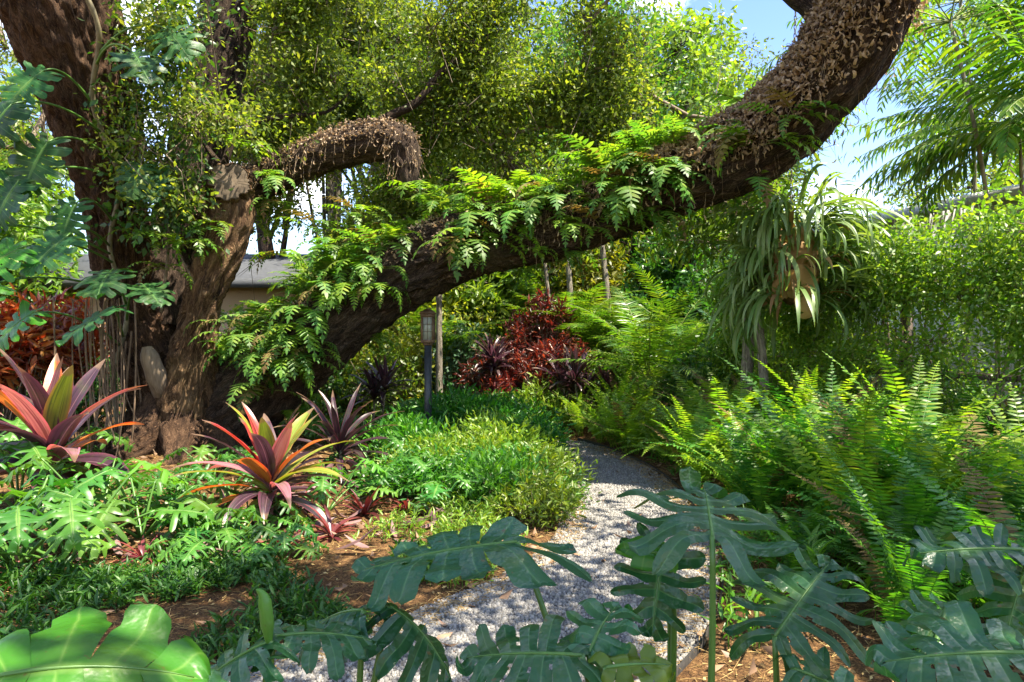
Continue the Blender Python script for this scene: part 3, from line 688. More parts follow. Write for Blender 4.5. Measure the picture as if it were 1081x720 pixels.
# ================================================================== ground
def ground():
    xs = np.r_[-70, -45, -30, -20, -14, np.arange(-10, 9.01, .16), 13, 20, 30, 45, 70]; ys = np.r_[-40, -20, -8, -3, np.arange(0, 16.01, .16), 19, 24, 32, 45, 70, 100]
    V = []; 
    for y in ys:
        for x in xs:
            near = -10 <= x <= 9 and 0 <= y <= 16
            V.append((x, y, gh(x, y) - (.03 if path_dist(x, y) < 0 else 0) if near else .05))
    n = len(xs); Q = [[j * n + i, j * n + i + 1, (j + 1) * n + i + 1, (j + 1) * n + i] for j in range(len(ys) - 1) for i in range(n - 1)]
    m, nt, N = new_mat('mulch'); L = nt.links.new
    tc = N('TexCoord'); n1 = N('TexNoise', i_Scale=55.0, i_Detail=5.0, i_Roughness=.7, i_Distortion=1.2); n2 = N('TexNoise', i_Scale=1.3, i_Detail=4.0)
    L(tc.outputs['Object'], n1.inputs['Vector']); L(tc.outputs['Object'], n2.inputs['Vector'])
    r1 = N('ValToRGB'); ramp(r1, [(.34, (.022, .014, .009)), (.52, (.12, .07, .032)), (.70, (.32, .20, .09))]); L(n1.outputs['Fac'], r1.inputs['Fac'])
    r2 = N('ValToRGB'); ramp(r2, [(.4, (.72, .6, .5)), (.62, (1.2, 1.1, 1.0))]); L(n2.outputs['Fac'], r2.inputs['Fac'])
    mx = N('MixRGB', blend_type='MULTIPLY'); mx.inputs['Fac'].default_value = 1; L(r1.outputs[0], mx.inputs['Color1']); L(r2.outputs[0], mx.inputs['Color2'])
    b = N('BsdfPrincipled', i_Roughness=.92); b.inputs['Specular IOR Level'].default_value = .15; L(mx.outputs[0], b.inputs['Base Color'])
    bp = N('Bump'); bp.inputs['Strength'].default_value = .8; bp.inputs['Distance'].default_value = .03; L(n1.outputs['Fac'], bp.inputs['Height']); L(bp.outputs[0], b.inputs['Normal'])
    o = N('OutputMaterial'); L(b.outputs[0], o.inputs['Surface'])
    g = link('ground', qmesh('ground', V, Q), m, None, True); g['kind'] = 'structure'
    # gravel path: a sheet just proud of the ground, slightly cambered
    m, nt, N = new_mat('gravel'); L = nt.links.new
    tc = N('TexCoord'); vo = N('TexVoronoi', i_Scale=75.0); n2 = N('TexNoise', i_Scale=2.2, i_Detail=4.0); n3 = N('TexNoise', i_Scale=130.0, i_Detail=3.0)
    for q in (vo, n2, n3): L(tc.outputs['Object'], q.inputs['Vector'])
    sp = N('SeparateXYZ'); L(vo.outputs['Color'], sp.inputs[0])
    r1 = N('ValToRGB'); ramp(r1, [(.0, (.11, .104, .096)), (.45, (.178, .169, .157)), (.8, (.245, .233, .215)), (1, (.34, .32, .295))]); L(sp.outputs['X'], r1.inputs['Fac'])
    r2 = N('ValToRGB'); ramp(r2, [(.35, (.75, .74, .74)), (.65, (1.1, 1.08, 1.05))]); L(n2.outputs['Fac'], r2.inputs['Fac'])
    mx = N('MixRGB', blend_type='MULTIPLY'); mx.inputs['Fac'].default_value = 1; L(r1.outputs[0], mx.inputs['Color1']); L(r2.outputs[0], mx.inputs['Color2'])
    b = N('BsdfPrincipled', i_Roughness=.85); b.inputs['Specular IOR Level'].default_value = .3; L(mx.outputs[0], b.inputs['Base Color'])
    inv = N('Math', operation='SUBTRACT'); inv.inputs[0].default_value = 1; L(vo.outputs['Distance'], inv.inputs[1])
    bp = N('Bump'); bp.inputs['Strength'].default_value = .9; bp.inputs['Distance'].default_value = .012; L(inv.outputs[0], bp.inputs['Height']); L(bp.outputs[0], b.inputs['Normal'])
    o = N('OutputMaterial'); L(b.outputs[0], o.inputs['Surface'])
    tan = nrm(np.gradient(PS[:, :2], axis=0)); nx_ = np.stack([tan[:, 1], -tan[:, 0]], 1); nu = 12
    V = []
    for i in range(len(PS)):
        for j in range(nu + 1):
            u = j / nu * 2 - 1; w = PS[i, 2] * (1 + .07 * noise.noise(Vector((i * .35, 5.0 if u > 0 else 9.0, 0))))
            V.append((PS[i, 0] + nx_[i, 0] * u * w, PS[i, 1] + nx_[i, 1] * u * w, .012 + .012 * (1 - u * u) + .006 * noise.noise(Vector((i * .4, u * 3, 2))) - (.03 if abs(u) == 1 else 0)))
    Q = [[i * (nu + 1) + j, i * (nu + 1) + j + 1, (i + 1) * (nu + 1) + j + 1, (i + 1) * (nu + 1) + j] for i in range(len(PS) - 1) for j in range(nu)]
    g = link('gravel_path', qmesh('gravel_path', V, Q), m, None, True); g['kind'] = 'structure'
    # loose stones on it
    r = np.random.default_rng(3); n = 42000
    k = r.integers(14, 110, n * 2); u = r.uniform(-1.02, 1.02, n * 2); f = r.random(n * 2)
    px = PS[k, 0] + nx_[k, 0] * u * PS[k, 2] + tan[k, 0] * (f - .5) * .12; py = PS[k, 1] + nx_[k, 1] * u * PS[k, 2] + tan[k, 1] * (f - .5) * .12
    ok = r.random(n * 2) < np.clip(3.6 / np.maximum(py, .5), .15, 1); px, py, u = px[ok][:n], py[ok][:n], u[ok][:n]; n = len(px)
    s = r.uniform(.0035, .0085, n) * (1 + (r.random(n) < .05) * .7)
    cube = np.array([[x, y, z] for z in (-1, 1) for y in (-1, 1) for x in (-1, 1)], float); cube[4:, :2] *= .62; cube[:4, :2] *= .8
    cq = np.array([[4, 5, 7, 6], [0, 1, 5, 4], [2, 6, 7, 3], [0, 4, 6, 2], [1, 3, 7, 5]])
    V = cube[None] * (1 + r.uniform(-.3, .3, (n, 8, 3))); a = r.uniform(0, 6.28, n); c, sn = np.cos(a)[:, None], np.sin(a)[:, None]
    V = np.stack([V[..., 0] * c - V[..., 1] * sn, V[..., 0] * sn + V[..., 1] * c, V[..., 2] * .75], -1) * s[:, None, None]
    V += np.stack([px, py, .022 + .012 * (1 - u * u) + s * .3 - .006], -1)[:, None]
    Q = cq[None] + (np.arange(n) * 8)[:, None, None]
    pm = leaf_mat('pebble', [(.09, .085, .08), (.17, .162, .15), (.24, .228, .21), (.36, .335, .305)], 0, None, .75, .3, objvar=0)
    g = link('loose_gravel', qmesh('loose_gravel', V.reshape(-1, 3), Q.reshape(-1, 4)), pm); g['kind'] = 'stuff'; tag(g, 'loose grey stone chips covering the garden path', 'gravel')
    # steel edging strip on the right side of the path
    V = []; rows = range(12, 112)
    for i in rows:
        w = PS[i, 2] * 1.0 + .035; x, y = PS[i, 0] + nx_[i, 0] * w, PS[i, 1] + nx_[i, 1] * w
        for dx, z in ((-.003, -.05), (-.003, .045), (.003, .045), (.003, -.05)): V.append((x + nx_[i, 0] * dx, y + nx_[i, 1] * dx, z))
    n = len(list(rows)); Q = [[i * 4 + j, i * 4 + j + 1, i * 4 + 5 + j, i * 4 + 4 + j] for i in range(n - 1) for j in range(3)]
    g = link('path_edging', qmesh('path_edging', V, Q), plain_mat('edging', (.012, .011, .010), (.035, .03, .027), 30, .7, .3, .2)); tag(g, 'thin black edging strip along the right side of the gravel path', 'edging')
ground()
def inside(pts, poly):
    x, y = pts[:, 0], pts[:, 1]; p = np.array(poly, float); c = np.zeros(len(x), bool); j = len(p) - 1
    for i in range(len(p)):
        t = ((p[i, 1] > y) != (p[j, 1] > y)) & (x < (p[j, 0] - p[i, 0]) * (y - p[i, 1]) / (p[j, 1] - p[i, 1] + 1e-12) + p[i, 0]); c ^= t; j = i
    return c
def scatter(poly, n, r, margin=.05):
    p = np.array(poly, float); out = np.zeros((0, 2))
    while len(out) < n:
        q = r.uniform(p.min(0), p.max(0), (n * 3, 2)); q = q[inside(q, p)]; q = q[path_dist_v(q[:, 0], q[:, 1]) > margin]; out = np.r_[out, q]
    out = out[:n]; return np.c_[out, [gh(x, y) for x, y in out]]
def litter():
    r = np.random.default_rng(11)
    bed = [(-7.5, 2.2), (-1.3, 2.2), (.5, 4.2), (.6, 9), (-1, 10.5), (-7.5, 10.5)]; rb = [(.2, 1.6), (4, 1.6), (4, 6), (1.6, 8.8), (1.2, 4)]
    p = np.r_[scatter(bed, 15000, r), scatter(rb, 6000, r)]; n = len(p); p[:, 2] += r.uniform(.0, .022, n)
    e = scatter([(-1.4, 2.7), (1.3, 2.7), (2.0, 9.5), (0, 9.5)], 9000, r, -.22); e = e[path_dist_v(e[:, 0], e[:, 1]) < .04]; e[:, 2] += .03; p = np.r_[p, e]; n = len(p)
    a = r.uniform(0, 6.28, n); d = np.c_[np.cos(a), np.sin(a), r.normal(0, .16, n)]; l = r.uniform(.03, .10, n)
    q = QB(); sticks(q, p - d * l[:, None] / 2, p + d * l[:, None] / 2, r.uniform(.0012, .003, n), .001)
    ch = np.r_[scatter(bed, 5000, r), scatter(rb, 2500, r)]; m = len(ch); ch[:, 2] += .012
    a = r.uniform(0, 6.28, m); leaves(q, ch, np.c_[np.cos(a), np.sin(a), r.normal(0, .2, m)], r.normal(0, .35, (m, 3)) + [0, 0, 1], r.uniform(.02, .05, m), r.uniform(.008, .018, m), 'oval')
    o = q.build('mulch_litter', MAT['straw']); o['kind'] = 'stuff'; tag(o, 'orange brown straw and bark chips lying on the planting beds', 'mulch')
    p = np.r_[scatter(bed, 1500, r), scatter(rb, 260, r), scatter([(-.9, 2.9), (.9, 2.9), (1.7, 8), (.6, 8)], 120, r, -.6)]; n = len(p); p[:, 2] += .02 + r.uniform(0, .02, n)
    a = r.uniform(0, 6.28, n); l = r.uniform(.035, .11, n); q = QB()
    leaves(q, p, np.c_[np.cos(a), np.sin(a), r.normal(0, .25, n)], r.normal(0, .4, (n, 3)) + [0, 0, 1], l, l * r.uniform(.35, .6, n), 'oval', -2.0)
    o = q.build('leaf_litter', MAT['dead_leaf']); o['kind'] = 'stuff'; tag(o, 'fallen brown oak leaves scattered over the mulch and path', 'fallen leaves')
    p = scatter([(-3.4, 4.3), (-1.0, 4.6), (-.2, 5.6), (-.6, 7.0), (-3.0, 6.5), (-4.2, 5.2)], 110, r); n = len(p); p[:, 2] += .03
    a = r.uniform(0, 6.28, n); l = r.uniform(.16, .36, n); q = QB()
    leaves(q, p, np.c_[np.cos(a), np.sin(a), r.normal(.05, .2, n)], r.normal(0, .35, (n, 3)) + [0, 0, 1], l, l * r.uniform(.16, .28, n), 'lance', -1.0)
    o = q.build('dry_leaves', MAT['dead_leaf_purple'], None, True); o['kind'] = 'stuff'; tag(o, 'large dry purple brown leaves lying under the ti plants', 'fallen leaves')
litter()
def covers():
    r = np.random.default_rng(21)
    def rosettes(name, poly, n, nl, L, mat, label, cat, kind='lance', wd=.24, hh=(.02, .12)):
        p = scatter(poly, n, r, .02); k = len(p); dens = np.array([noise.noise(Vector((x * 1.4, y * 1.4, 8))) for x, y, _ in p]); p = p[dens > .0]; k = len(p)
        hgt = r.uniform(*hh, k); c = np.repeat(p, nl, 0); hh_ = np.repeat(hgt, nl) * r.uniform(.2, 1, k * nl)
        a = r.uniform(0, 6.28, k * nl); e = r.uniform(.1, 1.2, k * nl); d = np.c_[np.cos(a) * np.cos(e), np.sin(a) * np.cos(e), np.sin(e)]
        c = c + np.c_[r.normal(0, .02, (k * nl, 2)), hh_]; q = QB(); l = L * r.uniform(.6, 1.3, k * nl)
        leaves(q, c, d, r.normal(0, .3, (k * nl, 3)) + [0, 0, 1], l, l * wd, kind)
        sticks(q, p - [0, 0, .01], p + np.c_[r.normal(0, .01, (k, 2)), hgt], .003, .0015, 0)
        o = q.build(name, mat, None); o['kind'] = 'stuff'; tag(o, label, cat)
    rosettes('ground_cover', [(-3.4, 3.0), (-1.2, 2.6), (-.55, 3.6), (-.35, 4.6), (-1.2, 4.7), (-2.2, 4.3), (-3.4, 4.5)], 1700, 9, .066, MAT['cover_leaf'], 'low dark green ground cover beside the near end of the path', 'ground cover')
    rosettes('seedling_cover', [(-1.4, 4.3), (-.2, 3.95), (.38, 5.2), (.4, 6.4), (-.5, 6.6), (-.9, 5.4)], 620, 8, .06, MAT['cover_bright'], 'yellow green seedlings growing along the left edge of the path', 'ground cover', hh=(.03, .2))
    rosettes('back_cover', [(-6, 9.5), (.3, 9.2), (.1, 14), (-6, 14)], 2200, 8, .10, MAT['cover_bright'], 'sunlit low plants carpeting the ground behind the lantern', 'ground cover', hh=(.05, .4))
    rosettes('fern_understorey', [(1.0, 3.2), (6, 3.2), (7, 9), (1.7, 9.5), (1.75, 7), (1.35, 5)], 1800, 9, .11, MAT['fern_deep'], 'small green fern shoots filling the ground under the fern bank', 'ferns', hh=(.04, .35), wd=.2)
covers()

# ================================================================== the oak
oak = thing('oak_tree', 'massive old live oak with one limb arching low over the path', 'tree', (-4.45, 9.4, 0))
OL = Vector(oak.location)
def loc(px, py, d): return P(px, py, d) - OL
limb = bark_tube('limb', [(loc(205, 455, 9.5), .62), (loc(262, 415, 9.4), .56), (loc(325, 362, 9.2), .50), (loc(400, 305, 9.0), .44), (loc(490, 260, 8.7), .40), (loc(600, 236, 8.3), .37), (loc(705, 195, 7.8), .355),
                          (loc(795, 155, 7.3), .385), (loc(862, 95, 6.9), .385), (loc(905, 30, 6.6), .385), (loc(925, -50, 6.4), .36), (loc(920, -160, 6.2), .32)], MAT['oak_bark'], oak, 1.3, 110, .035, .075, .055)
left = bark_tube('trunk', [(loc(196, 520, 9.4), .92), (loc(196, 470, 9.4), .86), (loc(188, 428, 9.4), .62), (loc(162, 380, 9.35), .44), (loc(136, 310, 9.3), .33), (loc(122, 225, 9.1), .36), (loc(98, 115, 8.8), .50), (loc(66, 10, 8.4), .60), (loc(30, -90, 8.0), .55), (loc(0, -190, 7.7), .45)],
                 MAT['oak_bark_red'], oak, 7.7, 110, .04, .080, .07)
second = bark_tube('limb', [(loc(178, 345, 9.6), .40), (loc(185, 260, 9.7), .36), (loc(207, 165, 9.8), .36), (loc(228, 80, 9.9), .38), (loc(246, 0, 10.0), .39), (loc(258, -90, 10), .34)], MAT['oak_bark'], oak, 3.1, 56, .05, .04, .06)
stub = bark_tube('stub', [(loc(196, 465, 9.1), .48), (loc(201, 395, 8.95), .32), (loc(211, 330, 8.85), .22), (loc(228, 275, 8.8), .24), (loc(242, 230, 8.8), .26), (loc(243, 202, 8.74), .26), (loc(242, 193, 8.5), .235)], MAT['oak_bark_tan'], oak, 5.2, 72, .03, .06, .10, MAT['cut_wood'])
arm = bark_tube('limb', [(loc(195, 250, 9.6), .26), (loc(250, 205, 9.6), .25), (loc(300, 183, 9.5), .25), (loc(345, 163, 9.4), .25), (loc(390, 150, 9.3), .26), (loc(418, 152, 9.2), .25), (loc(429, 172, 9.15), .17), (loc(431, 196, 9.1), .09)], MAT['oak_bark'], oak, 9.9, 48, .04, .04, .14)
for ct, rr in (([(400, 150, 9.3), (404, 128, 9.3), (440, 108, 9.3), (462, 80, 9.4), (496, 52, 9.5), (530, 20, 9.6)], [.10, .07, .055, .045, .03, .012]),
               ([(236, 180, 8.9), (246, 150, 9.0), (275, 128, 9.2), (310, 122, 9.4), (345, 118, 9.6), (372, 95, 9.8)], [.05, .04, .035, .03, .02, .01]),
               ([(880, 55, 6.8), (862, 10, 6.8), (838, -8, 6.9), (810, -30, 7.0)], [.17, .14, .12, .10]),
               ([(236, 178, 8.9), (214, 150, 8.9), (196, 122, 8.8), (186, 95, 8.8)], [.035, .025, .018, .01]),
               ([(240, 40, 9.9), (290, 0, 10.4), (380, -40, 11), (470, -60, 11.6)], [.10, .06, .045, .03]),
               ([(905, -60, 6.5), (800, -90, 7.5), (680, -90, 9), (560, -80, 10.5)], [.2, .16, .13, .08])):
    bark_tube('branch', [(loc(*c), r) for c, r in zip(ct, rr)], MAT['oak_bark'], oak, rr[0] * 9, 14, .06, .01, .1)
slab = bark_tube('cut_branch', [(loc(176, 425, 9.0), .10), (loc(168, 405, 8.72), .115), (loc(158, 378, 8.60), .10), (loc(155, 366, 8.58), .05)], MAT['pale_wood'], oak, 2.2, 24, .04, .012, .12)
# root flare
rr_ = np.random.default_rng(5)
for a in (-2.5, -1.9, -1.25, -.6, .0, .7, -3.2):
    e = Vector((math.cos(a), math.sin(a), 0)); bark_tube('root', [(Vector((0, 0, .75)) + e * .25, .34), (Vector((0, 0, .36)) + e * .62, .27), (Vector((0, 0, .12)) + e * .95, .17), (Vector((0, 0, .02)) + e * 1.35, .10), (Vector((0, 0, -.08)) + e * 1.8, .04)], MAT['oak_bark_red'], oak, a + 4, 28, .05, .04, .12)

# --- crown: clumps in the boughs behind the limb, and unseen ones overhead placed for shade
SKYGAPS = [(905, 95, 48, 88), (850, 25, 30, 45), (78, 190, 22, 40), (338, 204, 30, 26), (372, 22, 18, 22), (285, 105, 24, 22), (300, 60, 18, 30), (420, 60, 14, 18), (470, 20, 12, 12), (640, 25, 10, 12)]
LIT = [(P(200, 410, 9.0), .9), (P(215, 290, 8.9), .5), (P(880, 60, 6.5), 1.2), (P(760, 140, 7.3), .8), (P(640, 200, 8.0), .9), (P(500, 230, 8.5), 1.0), (P(390, 250, 8.8), .9), (G(290, 560) + Vector((0, 0, .5)), .75), (G(235, 565), .5), (G(120, 600), .35), (P(680, 430, 7.4), 1.05), (P(620, 420, 8.4), .8), (P(720, 420, 6.6), .7),  # crown is thinned so that the sun reaches these places
       (G(615, 478), .75), (G(600, 500), .3), (G(650, 530), .18), (G(640, 555), .18), (G(600, 545), .16), (G(590, 590), .2), (G(650, 610), .22), (G(520, 700), .12), (P(1010, 330, 7.5), 1.6), (P(60, 690, 1.3), .35), (P(560, 380, 12), 1.4), (P(830, 250, 6.5), .9), (P(460, 420, 8.5), .8), (P(530, 440, 8), .6), (P(530, 500, 6.2), .45), (P(300, 300, 9), .6),
       (P(560, 300, 14), 2.5), (P(700, 300, 12), 1.0), (P(60, 420, 6.2), .6), (P(40, 345, 9), .8), (P(1000, 120, 6.5), 1.2), (P(430, 600, 4.8), .3), (P(350, 640, 4), .2), (P(140, 520, 5.6), .5), (P(1000, 440, 5.5), .5), (P(930, 380, 7), .7), (P(240, 210, 9), .5), (P(900, 470, 5), .3), (P(440, 480, 6.5), .5)]
LIT += [(G(600, 472), .9), (G(650, 480), .7), (Vector((-1.6, 12.5, 1)), 1.3), (Vector((0, 12.5, 1.2)), 1.3), (Vector((1.6, 12.5, 1.2)), 1.3), (Vector((-2.5, 14, 1.2)), 1.3), (Vector((-.5, 14.5, 1.5)), 1.4), (Vector((1.5, 15, 1.5)), 1.5), (Vector((3.5, 14.5, 1.5)), 1.4), (Vector((-1.2, 16, 3)), 1.5), (Vector((1.2, 17, 3)), 1.5), (Vector((3.2, 16, 3)), 1.4), (Vector((-3.5, 12, .8)), 1.0), (P(300, 400, 12), 1.2), (P(450, 380, 12), 1.3), (P(650, 360, 12.5), 1.4), (P(750, 330, 12), 1.2), (P(400, 350, 12), 1.0), (P(880, 330, 9.5), 1.2), (P(690, 330, 11.4), 1.0), (P(560, 340, 12.3), 1.2), (P(880, 420, 6), .5), (P(1050, 420, 6.2), .8), (P(590, 230, 8.2), .8), (P(430, 250, 8.7), .8), (P(110, 90, 8.3), .3)]
SHADE = [(P(40, 160, 7.4), .9, 8), (P(760, 530, 1.8), .6, 8), (P(540, 580, 1.9), .4, 6), (P(950, 640, 1.7), .7, 9), (P(620, 690, 1.5), .4, 5), (P(350, 660, 1.8), .5, 10), (P(960, 560, 3.8), .8, 14), (G(560, 650), .7, 7), (G(650, 620), .6, 5), (G(480, 690), .6, 7), (G(640, 515), .5, 3), (G(600, 535), .4, 4), (G(690, 560), .4, 4), (P(900, 520, 4.3), .6, 9), (P(1010, 560, 4.0), .6, 9), (P(830, 500, 5), .5, 6), (G(200, 660), .5, 6), (G(330, 630), .4, 5), (G(80, 690), .5, 5), (P(420, 330, 9), .3, 3)]  # places shaded by leaf clumps added out of view
def sun_clear(c, r):
    """False where a clump at c would shade a place that lies in the sun"""
    for t, rad in LIT:
        v = Vector(c) - t; a = v.dot(SUN)
        if a > .2 and (v - SUN * a).length < rad + r: return False
    return True
def oak_crown():
    r = np.random.default_rng(33); pts = []
    while len(pts) < 1700:                         # the boughs behind the limb
        px, py, d = r.uniform(272, 850), r.uniform(-70, 262), r.uniform(9.3, 10.4)
        if py > 165 + (px < 700) * (262 - 165) * (1 if px < 640 else (700 - px) / 60): continue
        if 340 < px < 445 and 125 < py < 205 and d < 9.9: continue
        if noise.noise(P(px, py, 11) * .8 + Vector((0, 0, 7))) < -.25: continue
        if any(((px - a) / w) ** 2 + ((py - b) / h) ** 2 < 1 for a, b, w, h in SKYGAPS): continue
        p = P(px, py, d)
        if noise.noise(p * 1.15) < -.06: continue
        if not sun_clear(p, .2): continue
        pts.append(p)
    nb = len(pts)
    while len(pts) < nb + 130:                     # twigs low over trunk and stub
        px, py, d = r.uniform(120, 330), r.uniform(-20, 215), r.uniform(7.6, 8.9)
        if ((px - 195) / 80) ** 2 + ((py - 110) / 105) ** 2 > 1 + .3 * r.random(): continue
        if any(((px - a) / w) ** 2 + ((py - b) / h) ** 2 < 1 for a, b, w, h in SKYGAPS): continue
        if 205 < px < 285 and 140 < py or 208 < px < 275 and py < 120 and r.random() < .85: continue
        if noise.noise(P(px, py, d) * 1.6) < .0: continue
        pts.append(P(px, py, d))
    while len(pts) < nb + 320:                     # left of the trunk
        px, py, d = r.uniform(-160, 90), r.uniform(-60, 175), r.uniform(9.6, 12)
        if any(((px - a) / w) ** 2 + ((py - b) / h) ** 2 < 1 for a, b, w, h in SKYGAPS) or noise.noise(P(px, py, d) * .9) < -.12: continue
        pts.append(P(px, py, d))
    nl = len(pts) - nb; nh = 0
    for t, rad, k in SHADE:                        # unseen leaf clumps added sunward to shade the listed places
        for i in range(k):
            c = Vector(t) + SUN * r.uniform(4.6, 7.5) + Vector(r.normal(0, rad * .5, 3))
            if c.z > 1.5 + .53 * max(c.y, 0) + .5: pts.append(c)
    while nh < 430:                                # unseen high crown overhead, thinned where sun is wanted
        p = Vector((r.uniform(-11, 8), r.uniform(-8, 9.5), r.uniform(5.6, 9.5)))
        if p.z < 1.5 + .53 * max(p.y, 0) + .5: continue
        if p.x > 2.2 and p.y > 4: continue
        if noise.noise(p * .42 + Vector((4, 0, 0))) < -.12: continue
        if not sun_clear(p, .30): continue
        pts.append(p); nh += 1
    pts = np.array(pts); O = np.array(OL)
    nodes = []
    for sf in (limb, left, second, arm): nodes += list(sf[1][::6])
    sub = pts[r.choice(len(pts), 150, replace=False)] - O
    q = QB(); nodes = np.array(nodes)
    far = np.array([np.min(((nodes - c) ** 2).sum(1)) for c in sub]); sub = sub[np.argsort(far)]
    allb = list(nodes)
    for c in sub:                                  # boughs, each from the nearest one
        A = np.array(allb); b = A[np.argmin(((A - c) ** 2).sum(1))]; ln = np.linalg.norm(c - b)
        m1 = b * .62 + c * .38 + r.normal(0, .09, 3) * ln; m2 = b * .28 + c * .72 + r.normal(0, .07, 3) * ln; w = min(.05, .012 + ln * .014)
        sticks(q, [b], [m1], w, w * .8, n=5); sticks(q, [m1], [m2], w * .8, w * .6, n=5); sticks(q, [m2], [c], w * .6, w * .4, n=5); allb += [m1, m2, c]
    twig_web(q, np.array(allb), pts - O, r, .011, .003)
    # bare hanging twigs
    s = pts[:nb][r.choice(nb, 420)] - O + r.normal(0, .25, (420, 3)); e = s + np.c_[r.normal(0, .22, (420, 2)), r.normal(-.2, .3, 420)]; sticks(q, s, e, .006, .002)
    q.build('branches', MAT['twig'], oak)
    q = QB(); clump_leaves(q, pts[:nb + nl] - O, .34, 46, .078, .46, r, 'oval', .8, .5, .1)
    clump_leaves(q, pts[nb + nl:] - O, .48, 70, .15, .5, r, 'oval', .7, .6, .1)  # out-of-view clumps: larger leaves to give firmer shade
    q.build('crown', MAT['oak_leaf'], oak)
oak_crown()

# --- dried resurrection fern on the limb
def dry_fern():
    r = np.random.default_rng(17); q = QB()
    up = lambda n, t: max(0, min(1, -.05 + n[2] * 1.3 - .1 * n[1])) * (1 if t > .5 else .4)
    ps, ns, ts = on_surface(limb, 7000, r, .12, .93, up)
    ps2, ns2, _ = on_surface(limb, 8500, r, .60, .95, lambda n, t: max(0, min(1, (t - .60) * 3.4 - .05 + n[2] * 1.3 - n[0] * .45 - .1 * n[1])))
    ps3, ns3, _ = on_surface(arm, 2300, r, .1, .88, lambda n, t: max(0, min(1, .35 + n[2] * .8)))
    for p, n, k in ((ps, ns, 1), (ps2, ns2, 1), (ps3, ns3, .8)):
        m = len(p); d = nrm(n * .8 + r.normal(0, .6, (m, 3)) + [0, 0, -.35]); l = r.uniform(.03, .085, m) * k
        leaves(q, p + n * r.uniform(-.01, .05, m)[:, None], d, r.normal(0, 1, (m, 3)), l, l * r.uniform(.22, .4, m), 'curl', r.uniform(.6, 1.6))
    for sf, lo, hi, n in ((limb, .5, .93, 1100), (arm, .1, .95, 450)):
        p, nn, _ = on_surface(sf, n, r, lo, hi, lambda n, t: 1.0 if -.3 < n[2] < .8 else .1)
        m = len(p); e = p + nn * r.uniform(.02, .10, m)[:, None] + np.c_[r.normal(0, .03, (m, 2)), -r.uniform(.05, .26, m)]; sticks(q, p, e, .003, .001)
        leaves(q, e, np.c_[r.normal(0, .3, (m, 2)), -np.ones(m)], r.normal(0, 1, (m, 3)), r.uniform(.04, .09, m), .014, 'curl')
    o = q.build('dried_resurrection_fern', MAT['dead_frond']); o.location = OL; o['kind'] = 'stuff'; tag(o, 'dried curled brown fern covering the upper oak limb', 'dried fern')
dry_fern()
